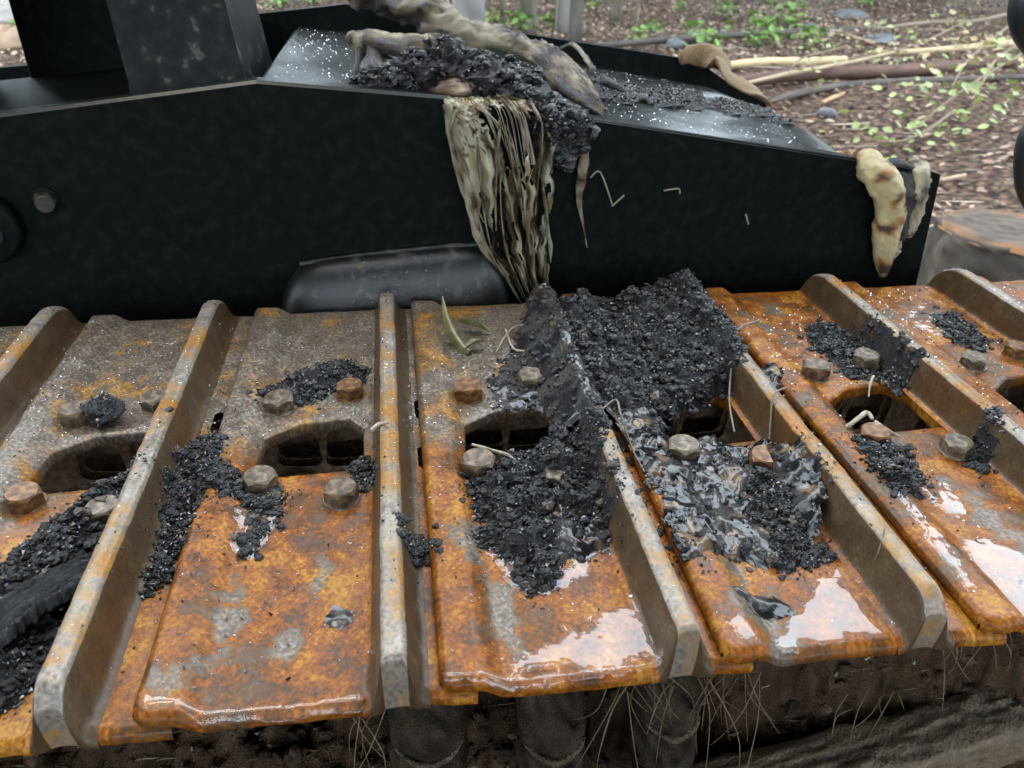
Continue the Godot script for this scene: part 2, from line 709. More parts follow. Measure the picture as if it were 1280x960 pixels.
func surf(x: float, z: float) -> float:
	# height of the upper face of the track
	var k := 0
	for q in LIPS.size():
		if LIPS[q] <= x: k = q
	var lx: float = x - LIPS[k] - GXS[k]
	var y := plate_y(x - LIPS[k])
	if lx > 0.145 and lx < 0.19:
		for g in GROUSER.size() - 1:
			if lx <= GROUSER[g + 1].x:
				var t: float = (lx - GROUSER[g].x) / (GROUSER[g + 1].x - GROUSER[g].x)
				y = lerpf(GROUSER[g].y, GROUSER[g + 1].y, t) * grouser_scale(z, k)
				break
	y += wob(k, minf(x - LIPS[k], 0.19), z)
	var edge := minf(-z, z + 0.6)
	return y - 0.0035 * pow(clampf(1.0 - edge / 0.006, 0.0, 1.0), 2.0)


func hole_sd(lx: float, z: float, hole: PackedVector2Array) -> float:
	return sd_poly(hole, lx, z) - 0.006


func slot_sd(lx: float, z: float) -> float:
	# two notches in the rear flange where the links pass
	var best := 1e9
	for c in [Vector2(0.2, -0.352), Vector2(0.2, -0.268)]:
		var q: Vector2 = (Vector2(lx, z) - c).abs() - Vector2(0.0045, 0.014)
		best = minf(best, Vector2(maxf(q.x, 0), maxf(q.y, 0)).length() + minf(maxf(q.x, q.y), 0.0) - 0.003)
	return best


func build_track() -> void:
	var hole := PackedVector2Array(HOLE)
	var looks := []
	# near rust, far rust, seed, grey worn spots (x, z, rx, rz)
	looks.append(shoe_textures(101, 0.82, 0.18, [[0.02, -0.2, 0.03, 0.3], [0.10, -0.5, 0.06, 0.08]]))
	looks.append(shoe_textures(202, 1.02, 0.12, [[0.045, -0.085, 0.020, 0.04], [0.02, -0.02, 0.02, 0.02], [0.09, -0.05, 0.015, 0.02], [0.11, -0.12, 0.012, 0.02]]))
	looks.append(shoe_textures(303, 0.98, 0.22, [[0.05, -0.06, 0.014, 0.05], [0.07, -0.42, 0.03, 0.06], [0.03, -0.14, 0.02, 0.04]]))
	looks.append(shoe_textures(404, 0.92, 0.74, [[0.04, -0.05, 0.02, 0.08], [0.10, -0.44, 0.03, 0.03]]))
	looks.append(shoe_textures(505, 0.86, 0.84, [[0.09, -0.12, 0.02, 0.05], [0.04, -0.5, 0.02, 0.03], [0.08, -0.54, 0.02, 0.03]]))
	var pick := [0, 0, 1, 2, 3, 4, 3, 4]
	var labels := ["rusty track shoe cut off at the left edge, leftmost of the track",
		"rusty track shoe with a loose black chip by its bolts, second from left",
		"rusty track shoe with a grey far half and charred strip along its left edge",
		"rusty track shoe with the curled leaf on it, left of the melted grouser",
		"rusty track shoe under the largest melted char film, with pale shred near its front edge",
		"rusty track shoe with a clear oblong hole and peeled twig beside its bolts",
		"rusty track shoe at the right with a small char smear behind two bolts",
		"rusty track shoe at the far right edge beside the stump"]
	var bolt_mesh := hexagon(0.0285, 0.015)
	for k in LIPS.size():
		var shoe := thing("track_shoe", labels[k], "track shoe", Vector3(LIPS[k], 0, 0), "track shoes side by side")
		build_shoe(shoe, k, hole, looks[pick[k]])
		for i in 4:
			var at: Vector2 = BOLTS[i]
			var bo := part("bolt", bolt_mesh, M.bolts[[0, 2, 0, 1][(i + k) % 4]], shoe)
			bo.position = Vector3(at.x, 0.0 + n_low.get_noise_2d(at.x + k, at.y) * 0.0006, at.y)
			bo.rotation = Vector3(rng.randf_range(-0.03, 0.03), rng.randf() * 1.05, rng.randf_range(-0.03, 0.03))
			bo.scale = Vector3.ONE * rng.randf_range(0.94, 1.06)
		build_link(shoe)


func build_shoe(shoe: Node3D, k: int, hole: PackedVector2Array, look: StandardMaterial3D) -> void:
	var gx: float = GXS[k]
	var seed_off := k * 3.7
	var front := func(x: float) -> float:
		return n_low.get_noise_2d(x * 0.9 + seed_off, 3.3) * 0.0025 + n_mid.get_noise_2d(x + seed_off, 8.0) * 0.0007
	# --- plate with its hole
	var p_end := 0.145 + gx
	var sdh := func(x: float, z: float) -> float: return -hole_sd(x, z, hole)
	var r := region(0.0, p_end, -0.6, 0.0, 0.0026, sdh)
	var v := PackedVector3Array()
	var uv := PackedVector2Array()
	var P: PackedVector2Array = r.p
	var idx: PackedInt32Array = r.i
	for i in P.size():
		var p := P[i]
		var hd: float = -sdh.call(p.x, p.y) if absf(p.y + 0.3) < 0.06 else 1.0
		var y: float = plate_y(p.x) + wob(k, p.x, p.y)
		y -= 0.0022 * exp(-maxf(hd, 0.0) / 0.0022)
		var dz := 0.0
		var edge := minf(-p.y, p.y + 0.6)
		y -= 0.0035 * pow(clampf(1.0 - edge / 0.006, 0.0, 1.0), 2.0)
		var ex := clampf(1.0 - p.x / 0.004, 0.0, 1.0)
		y -= 0.003 * ex * ex
		dz = front.call(p.x) * smoothstep(-0.05, 0.0, p.y)
		# rounded corner of the lip at the near end
		var cx := clampf(1.0 - p.x / 0.012, 0.0, 1.0)
		dz -= 0.007 * cx * cx * smoothstep(-0.03, 0.0, p.y)
		v.append(Vector3(p.x, y, p.y + dz))
		uv.append(Vector2(p.x / 0.33, (p.y + 0.615) / 0.63))
	# skirts: near edge, far edge, lip edge, turned under
	add_skirt(v, uv, idx, P, func(p): return p.y > -0.0001, Vector3(0, 0, 1), true)
	add_skirt(v, uv, idx, P, func(p): return p.y < -0.5999, Vector3(0, 0, -1), true)
	add_skirt(v, uv, idx, P, func(p): return p.x < 0.0001, Vector3(-1, 0, 0), false)
	# hole wall
	var at := v.size()
	var seg := 72
	for a in seg:
		var th := TAU * a / seg
		var c := Vector2(0.092, -0.298)
		var d := Vector2(cos(th), sin(th))
		var lo := 0.0
		var hi := 0.08
		for it in 18:
			var mid := (lo + hi) / 2.0
			if hole_sd(c.x + d.x * mid, c.y + d.y * mid, hole) < 0.0: lo = mid
			else: hi = mid
		var e := c + d * lo
		var top: float = plate_y(e.x) + wob(k, e.x, e.y) - 0.0022
		for s in 4:
			var yy: float = [top, top - 0.002, top - 0.008, top - 0.012][s]
			var ins: float = [0.0, 0.0012, 0.0012, 0.0][s]
			v.append(Vector3(e.x - d.x * ins, yy, e.y - d.y * ins))
			uv.append(Vector2((e.x + d.x * s * 0.003) / 0.33, (e.y + d.y * s * 0.003 + 0.615) / 0.63))
	for a in seg:
		for s in 3:
			var i0 := at + a * 4 + s
			var i1 := at + ((a + 1) % seg) * 4 + s
			idx.append_array([i0, i1, i1 + 1, i0, i1 + 1, i0 + 1])
	part("plate", make_mesh(v, idx, uv, PackedColorArray(), Vector3.UP), look, shoe)
	# --- grouser bar
	var zs := []
	var nz := 170
	for j in nz + 1: zs.append(-0.6 + 0.6 * j / nz)
	var gv := PackedVector3Array()
	var guv := PackedVector2Array()
	var nu := GROUSER.size()
	var rows := 0
	for j in zs.size():
		var z: float = zs[j]
		var sc := grouser_scale(z, k)
		var arc := 0.0
		for i in nu:
			if i > 0: arc += GROUSER[i].distance_to(GROUSER[i - 1])
			var g: Vector2 = GROUSER[i]
			var x := g.x + gx
			var top := g.y / 0.0403
			var y: float = g.y * sc + wob(k, minf(maxf(x, p_end), p_end + 0.045), z) * (1.0 if top < 0.1 else 0.9)
			y -= 0.0035 * pow(clampf(1.0 - minf(-z, z + 0.6) / 0.006, 0.0, 1.0), 2.0) * (1.0 - top)
			x += n_low.get_noise_2d(z * 0.7, seed_off + 9.0) * 0.0012 * top + n_mid.get_noise_3d(x * 0.7, y, z + seed_off) * 0.0007
			y += (n_mid.get_noise_2d(z * 0.4, seed_off + 4.0) * 0.0007 + n_fine.get_noise_3d(x, z, seed_off) * 0.0003) * top
			var dz: float = front.call(x) * smoothstep(-0.05, 0.0, z) - 0.004 * pow(top, 3.0) * smoothstep(-0.008, 0.0, z)
			gv.append(Vector3(x, y, z + dz))
			guv.append(Vector2((0.145 + arc) / 0.33, (z + 0.615) / 0.63))
		rows += 1
	# near end face: round over, then down
	for s in [[0.0022, -0.0015], [0.0032, -0.005], [0.003, -0.6], [0.001, -1.0]]:
		var base := (zs.size() - 1) * nu
		for i in nu:
			var p := gv[base + i]
			var y2: float = p.y + s[1] if s[1] > -0.1 else lerpf(p.y - 0.005, -0.012, 0.55 if s[1] > -0.8 else 1.0)
			gv.append(Vector3(p.x, y2, p.z + s[0]))
			guv.append(Vector2(guv[base + i].x, guv[base + i].y - (0.003 + absf(s[1]) * 0.035 + s[0]) / 0.63))
		rows += 1
	part("grouser", make_mesh(gv, grid_index(nu, rows), guv, PackedColorArray(), Vector3.UP), look, shoe)
	# --- rear flange that runs under the next shoe
	var f0 := 0.19 + gx
	var sdf := func(x: float, z: float) -> float: return -slot_sd(x - gx * 0.5, z)
	var fr := region(f0, SHOE_WIDE, -0.6, 0.0, 0.003, sdf)
	var fv := PackedVector3Array()
	var fuv := PackedVector2Array()
	var FP: PackedVector2Array = fr.p
	var fidx: PackedInt32Array = fr.i
	for p in FP:
		var y: float = wob(k, p.x, p.y) * (1.0 - smoothstep(f0, SHOE_WIDE, p.x)) - 0.0028 * smoothstep(f0, SHOE_WIDE, p.x)
		var edge := minf(-p.y, p.y + 0.6)
		y -= 0.0035 * pow(clampf(1.0 - edge / 0.006, 0.0, 1.0), 2.0)
		var dz: float = front.call(p.x) * smoothstep(-0.05, 0.0, p.y)
		fv.append(Vector3(p.x, y, p.y + dz))
		fuv.append(Vector2((0.145 + 0.118 + p.x - f0) / 0.33, (p.y + 0.615) / 0.63))
	add_skirt(fv, fuv, fidx, FP, func(p): return p.y > -0.0001, Vector3(0, 0, 1), true)
	part("flange", make_mesh(fv, fidx, fuv, PackedColorArray(), Vector3.UP), look, shoe)


func add_skirt(v: PackedVector3Array, uv: PackedVector2Array, idx: PackedInt32Array, P: PackedVector2Array, on: Callable, out: Vector3, along_x: bool) -> void:
	var list := []
	for i in P.size():
		if on.call(P[i]): list.append(i)
	list.sort_custom(func(a, b): return P[a].x < P[b].x if along_x else P[a].y < P[b].y)
	var at := v.size()
	for i in list:
		for s in 4:
			var o: float = [0.0, 0.0014, 0.0012, -0.002][s]
			var dy: float = [0.0, -0.0022, -0.0072, -0.0088][s]
			v.append(v[i] + out * o + Vector3(0, dy, 0))
			uv.append(uv[i] + (Vector2(0, -out.z * s * 0.005) if along_x else Vector2(s * 0.012, 0)))
	var flip := (out.z < 0.0) or (out.x < 0.0 and false)
	for k in list.size() - 1:
		for s in 3:
			var i0 := at + k * 4 + s
			var i1 := at + (k + 1) * 4 + s
			if flip or not along_x: idx.append_array([i0, i0 + 1, i1 + 1, i0, i1 + 1, i1])
			else: idx.append_array([i0, i1, i1 + 1, i0, i1 + 1, i0 + 1])


func shoe_textures(sd: int, near_r: float, far_r: float, spots: Array) -> StandardMaterial3D:
	# colour, and height / roughness / metal, over the unrolled shoe: u along its profile, v along its width
	var W := 480
	var H := 920
	var nA := noise_bytes(W, H, 0.006, 4, sd + 1)
	var nB := noise_bytes(W, H, 0.022, 5, sd + 2)
	var nC := noise_bytes(W, H, 0.13, 3, sd + 3)
	var nD := grain_bytes(W, H, sd + 4)
	var col := PackedByteArray()
	col.resize(W * H * 3)
	var orm := PackedByteArray()
	orm.resize(W * H * 3)
	var orange := Vector3(118, 66, 14)
	var ochre := Vector3(146, 102, 34)
	var brown := Vector3(68, 41, 18)
	var dun := Vector3(88, 77, 67)
	var grey := Vector3(132, 127, 120)
	var olive := Vector3(78, 66, 46)
	var deep := Vector3(62, 48, 34)
	for j in H:
		var z := float(j) / H * 0.63 - 0.615
		var base := lerpf(far_r, near_r, smoothstep(-0.36, -0.20, z))
		for i in W:
			var k := j * W + i
			var s := float(i) / W * 0.33
			var a := nA[k] / 255.0
			var b := nB[k] / 255.0
			var c := nC[k] / 255.0
			var d := nD[k] / 255.0
			var out: Vector3
			var rough := 0.3
			var metal := 0.0
			if s > 0.150 and s < 0.249:
				var side := absf(s - 0.197)
				if side < 0.0105:
					# worn ridge
					var w := clampf((b - 0.5) * 1.3 + (a - 0.5) * 2.2 + 0.20 + (d - 0.5) * 0.9 + (c - 0.5) * 0.4, 0.0, 1.0)
					out = (dun.lerp(grey, clampf(c * 0.8 + b * 0.7 - 0.1, 0.0, 1.0)) * 1.05).lerp(ochre.lerp(orange, c), w * 0.85)
					metal = 0.3 * (1.0 - w)
					rough = 0.28 + 0.2 * c
				else:
					var m := clampf((b - 0.4) * 1.6 + (c - 0.5) * 0.8, 0.0, 1.0)
					out = deep.lerp(olive, m).lerp(brown * 1.05, clampf((a - 0.5) * 2.0, 0.0, 0.55))
					rough = 0.30 + 0.15 * c
			else:
				var R := clampf(base + (a - 0.5) * 1.0 + (b - 0.5) * 0.5 + (c - 0.5) * 0.1, 0.0, 1.0)
				for sp in spots:
					var e: float = Vector2((s - sp[0]) / sp[2], (z - sp[1]) / sp[3]).length() + (b - 0.5) * 1.6 + (c - 0.5) * 0.8
					if e < 1.0: R *= clampf(e * 1.6 - 0.5, 0.0, 1.0)
				var hue := clampf((b - 0.5) * 1.0 + (c - 0.5) * 0.35 + (a - 0.5) * 0.9 + (d - 0.5) * 0.55 + 0.48, 0.0, 1.0)
				var rust := brown.lerp(orange, clampf(hue * 2.0, 0.0, 1.0)).lerp(ochre, clampf(hue * 2.2 - 1.2, 0.0, 1.0))
				var steel := dun.lerp(grey, clampf((c - 0.35) * 1.8 + (b - 0.5) * 0.8, 0.0, 1.0))
				out = steel.lerp(rust, smoothstep(0.05, 0.85, R + (d - 0.5) * 0.3))
				metal = 0.25 * (1.0 - R)
				rough = 0.22 + 0.30 * b + 0.06 * d
				if d > 0.80 and c < 0.45: out *= 0.55
			out *= 0.80 + 0.40 * d
			var o := k * 3
			col[o] = int(clampf(out.x, 4, 250))
			col[o + 1] = int(clampf(out.y, 4, 250))
			col[o + 2] = int(clampf(out.z, 4, 250))
			orm[o] = int(clampf(110.0 * c + 80.0 * d + 60.0 * b, 0, 255))
			orm[o + 1] = int(rough * 255.0)
			orm[o + 2] = int(metal * 255.0)
	var m := StandardMaterial3D.new()
	m.albedo_texture = ImageTexture.create_from_image(Image.create_from_data(W, H, false, Image.FORMAT_RGB8, col))
	var t := ImageTexture.create_from_image(Image.create_from_data(W, H, false, Image.FORMAT_RGB8, orm))
	m.metallic_specular = 0.34
	m.roughness = 1.0
	m.roughness_texture = t
	m.roughness_texture_channel = BaseMaterial3D.TEXTURE_CHANNEL_GREEN
	m.metallic = 1.0
	m.metallic_texture = t
	m.metallic_texture_channel = BaseMaterial3D.TEXTURE_CHANNEL_BLUE
	m.heightmap_enabled = true
	m.heightmap_texture = t
	m.heightmap_scale = 0.022
	return m


func build_link(shoe: Node3D) -> void:
	# the chain link under the shoe, seen through its hole: two side walls with windows, and a bushing
	var win := [PackedVector2Array([Vector2(0.056, -0.036), Vector2(0.080, -0.034), Vector2(0.082, -0.058), Vector2(0.054, -0.056)]), PackedVector2Array([Vector2(0.108, -0.030), Vector2(0.140, -0.032), Vector2(0.140, -0.060), Vector2(0.104, -0.060)])]
	var sdw := func(x: float, y: float) -> float:
		return -minf(sd_poly(win[0], x, y), sd_poly(win[1], x, y)) + 0.009
	for zz in [-0.352, -0.25]:
		var b := Buf.new()
		for dz in [0.0, -0.018]:
			var r := region(0.005, 0.19, -0.105, -0.0125, 0.004, sdw)
			var at := b.v.size()
			for i in r.p.size():
				var p: Vector2 = r.p[i]
				b.v.append(Vector3(p.x, p.y, zz + dz + n_mid.get_noise_2d(p.x, p.y) * 0.002 - (0.003 * exp(r.d[i] / 0.004) if dz == 0.0 else 0.0)))
				b.c.append(Color.WHITE)
			for q in r.i: b.i.append(at + q)
		part("link", make_mesh(b.v, b.i, PackedVector2Array(), PackedColorArray(), Vector3(0, 0, 1)), M.link, shoe)
	var b2 := Buf.new()
	tube(b2, [Vector3(0.065, -0.085, -0.345), Vector3(0.065, -0.085, -0.3), Vector3(0.065, -0.085, -0.24)], [0.021, 0.020, 0.021], 16, flat_color(Color.WHITE, 0.0))
	part("bushing", to_mesh(b2), M.link, shoe)
	var b3 := Buf.new()
	box(b3, Vector3(0.0, -0.13, -0.44), Vector3(0.197, -0.112, -0.16), 0.004, Color.WHITE)
	part("rail", to_mesh(b3), M.link, shoe)
	var b4 := Buf.new()
	box(b4, Vector3(0.0, -0.20, -0.47), Vector3(0.198, -0.0135, -0.405), 0.004, Color.WHITE)
	part("outer_rail", to_mesh(b4), M.link, shoe)


# ------------------------------------------------------------------ the machine's frame
func top_line(x: float) -> float:
	# upper edge of the frame's side plate
	if x < -0.173: return 0.272 + (x + 0.173) * 0.12
	if x < 0.053: return 0.272 - (x + 0.173) * 0.0885
	return 0.252 - (x - 0.053) * 0.1545


func build_frame() -> void:
	var f := thing("machine_frame", "black painted steel track frame with sloping wet cover behind the rusty track", "machine frame", Vector3.ZERO)
	var white := Color.WHITE
	# near side plate
	var b := Buf.new()
	prism(b, [Vector2(-1.3, top_line(-1.3)), Vector2(-0.173, 0.272), Vector2(0.053, 0.252), Vector2(0.602, 0.169), Vector2(0.735, 0.147), Vector2(0.752, 0.141), Vector2(0.767, -0.015), Vector2(0.775, -0.12), Vector2(-1.3, -0.12)], -0.660, -0.682, white)
	part("side_plate", to_mesh(b), M.paint, f)
	# a thin bright worn arris on its upper edge comes from a chamfer strip
	var b1 := Buf.new()
	for seg in [[-1.3, -0.173], [-0.173, 0.053], [0.053, 0.735]]:
		var x0: float = seg[0]
		var x1: float = seg[1]
		poly(b1, [Vector3(x0, top_line(x0) - 0.001, -0.6585), Vector3(x1, top_line(x1) - 0.001, -0.6585), Vector3(x1, top_line(x1) + 0.0025, -0.663), Vector3(x0, top_line(x0) + 0.0025, -0.663)], Vector3(0, 0.1, -0.8), white)
		poly(b1, [Vector3(x0, top_line(x0) + 0.0025, -0.663), Vector3(x1, top_line(x1) + 0.0025, -0.663), Vector3(x1, top_line(x1) + 0.0025, -0.682), Vector3(x0, top_line(x0) + 0.0025, -0.682)], Vector3(0, 0.1, -0.8), white)
	part("plate_edge", to_mesh(b1), M.wet, f)
	# cover sheet
	var v := PackedVector3Array()
	var nu := 90
	var nv := 60
	for j in nv:
		var t := float(j) / (nv - 1)
		for i in nu:
			var s := float(i) / (nu - 1)
			var x := lerpf(-0.172, 0.60 + 0.10 * sin(t * PI), s)
			var z := lerpf(-0.683, -1.213, t)
			var y := top_line(x) - 0.004
			y += n_low.get_noise_2d(x * 0.4, z * 0.4) * 0.004
			if s > 0.9: y -= 0.02 * pow((s - 0.9) / 0.1, 2.0) * sin(t * PI)
			v.append(Vector3(x, y, z))
	part("cover", make_mesh(v, grid_index(nu, nv), PackedVector2Array(), PackedColorArray(), Vector3.UP), M.wet, f)
	# cover's left end wall and underside, inner bulkhead
	var b2 := Buf.new()
	box(b2, Vector3(-0.178, -0.1, -1.213), Vector3(-0.1725, 0.264, -0.683), 0.001, white)
	part("bulkhead", to_mesh(b2), M.paint, f)
	# far side plate with its lip standing above the cover
	var b3 := Buf.new()
	prism(b3, [Vector2(-1.6, 0.13), Vector2(-0.62, 0.205), Vector2(-0.30, 0.262), Vector2(-0.255, 0.285), Vector2(-0.089, 0.303), Vector2(0.241, 0.254), Vector2(0.555, 0.211), Vector2(0.60, 0.196), Vector2(0.64, 0.172), Vector2(0.74, 0.125), Vector2(0.76, -0.12), Vector2(-1.6, -0.12)], -1.215, -1.235, white)
	part("side_plate", to_mesh(b3), M.paint, f)
	# brown rusty bent flange at the far right corner of the cover
	var b4 := Buf.new()
	var cr := flat_color(Color(0.16, 0.10, 0.045), 0.5)
	tube(b4, [Vector3(0.539, 0.215, -1.2), Vector3(0.582, 0.219, -1.21), Vector3(0.613, 0.207, -1.18), Vector3(0.61, 0.195, -1.12), Vector3(0.636, 0.176, -1.05), Vector3(0.64, 0.172, -1)], [0.012, 0.022, 0.026, 0.02, 0.014, 0.008], 12, cr, 0.2, 40.0, 0.35, Vector3(0.3, 0.2, 1))
	part("bent_flange", to_mesh(b4), M.wood, f)
	# inner floor so that no light comes from below
	var b5 := Buf.new()
	box(b5, Vector3(-1.3, 0.10, -1.21), Vector3(-0.18, 0.115, -0.685), 0.002, white)
	part("floor_plate", to_mesh(b5), M.paint, f)
	# upright post: a tapered box with a flared foot and a hollow beside it
	var b6 := Buf.new()
	var lo := [Vector3(-0.335, 0.16, -0.70), Vector3(-0.182, 0.16, -0.70), Vector3(-0.182, 0.16, -0.98), Vector3(-0.352, 0.16, -0.98)]
	var mid := [Vector3(-0.338, 0.262, -0.735), Vector3(-0.198, 0.262, -0.735), Vector3(-0.198, 0.262, -0.98), Vector3(-0.355, 0.262, -0.98)]
	var hi := [Vector3(-0.395, 0.75, -0.84), Vector3(-0.27, 0.75, -0.84), Vector3(-0.27, 0.75, -1.02), Vector3(-0.40, 0.75, -1.02)]
	for pair in [[lo, mid], [mid, hi]]:
		for k in 4:
			poly(b6, [pair[0][k], pair[0][(k + 1) % 4], pair[1][(k + 1) % 4], pair[1][k]], Vector3(-0.29, 0.3, -0.88), white)
	poly(b6, hi.duplicate(), Vector3(-0.29, 0.3, -0.88), white)
	part("post", to_mesh(b6), M.post, f)
	var b7 := Buf.new()
	box(b7, Vector3(-0.565, 0.115, -1.05), Vector3(-0.36, 0.80, -1.02), 0.002, white)
	part("post_web", to_mesh(b7), M.paint, f)
	var b8 := Buf.new()
	var wv := PackedVector3Array()
	for j in 16:
		var t := j / 15.0
		for i in 2:
			var flare := 0.11 * pow(1.0 - t, 3.0)
			wv.append(Vector3(lerpf(-0.505, -0.56, i) - flare * 0.7, 0.19 + 0.5 * t, lerpf(-0.80, -1.03, i)))
	var wm := make_mesh(wv, grid_index(2, 16), PackedVector2Array(), PackedColorArray(), Vector3(1, 1, 0))
	part("flared_web", wm, M.paint, f)
	box(b8, Vector3(-1.2, 0.185, -1.03), Vector3(-0.345, 0.2, -0.70), 0.003, white, Transform3D(Basis(Vector3(0, 0, 1), 0.10), Vector3(0.03, 0.075, 0)))
	part("foot_flange", to_mesh(b8), M.paint, f)
	# hump of the roller housing standing out of the side plate
	var hv := PackedVector3Array()
	var hn := 64
	var hm := 24
	for j in hm:
		var t := float(j) / (hm - 1)
		for i in hn:
			var u := -1.0 + 2.0 * i / (hn - 1)
			var au := absf(u)
			var x := -0.025 + 0.165 * u
			var tall := lerpf(0.046, 0.068, (u + 1.0) / 2.0) * pow(maxf(1.0 - pow(au, 9.0), 0.0), 0.6) - 0.06 * pow(au, 7.0)
			var outw := 0.052 * pow(maxf(1.0 - pow(au, 6.0), 0.0), 0.5)
			var ph := t * PI / 2.0
			var y := lerpf(-0.07, tall, pow(cos(ph), 0.75))
			var z := -0.6595 + outw * pow(sin(ph), 0.7)
			hv.append(Vector3(x, y, z))
	var hp := part("roller_housing", make_mesh(hv, grid_index(hn, hm), PackedVector2Array(), PackedColorArray(), Vector3(0, 1, 1)), M.hump, f)
	hp.set_meta("label", "wet grey rounded housing at the foot of the black plate")
	var bw := Buf.new()
	tube(bw, [Vector3(-0.150, 0.044, -0.656), Vector3(-0.05, 0.053, -0.656), Vector3(0.05, 0.060, -0.656), Vector3(0.098, 0.063, -0.657)], [0.004, 0.005, 0.005, 0.004], 10, flat_color(Color.WHITE, 0.0), 0.15)
	part("weld_bead", to_mesh(bw), M.hump, f)
	# bolt and round boss at the left
	var bo := part("plate_bolt", hexagon(0.021, 0.02), M.dark_steel, f)
	bo.position = Vector3(-0.442, 0.138, -0.66)
	bo.rotation = Vector3(PI / 2, 0.3, 0)
	var wb := Buf.new()
	tube(wb, [Vector3(0, 0, 0.0), Vector3(0, 0, 0.002), Vector3(0, 0, 0.004)], [0.0165, 0.0165, 0.0155], 20, flat_color(Color.WHITE, 0.0), 0.0, 40.0, 1.0, Vector3.UP, 1)
	var wm2 := part("washer", to_mesh(wb), M.paint, f)
	wm2.position = bo.position + Vector3(0, 0, 0.0)
	var bb := Buf.new()
	tube(bb, [Vector3(0, 0, 0), Vector3(0, 0, 0.018), Vector3(0, 0, 0.024)], [0.045, 0.045, 0.040], 32, flat_color(Color.WHITE, 0.0), 0.0, 40.0, 1.0, Vector3.UP, 1)
	var boss := part("round_boss", to_mesh(bb), M.paint, f)
	boss.position = Vector3(-0.519, 0.108, -0.66)
	var bo2 := part("boss_bolt", hexagon(0.024, 0.014), M.dark_steel, boss)
	bo2.position = Vector3(0.012, -0.004, 0.024)
	bo2.rotation = Vector3(PI / 2, 0, 0)


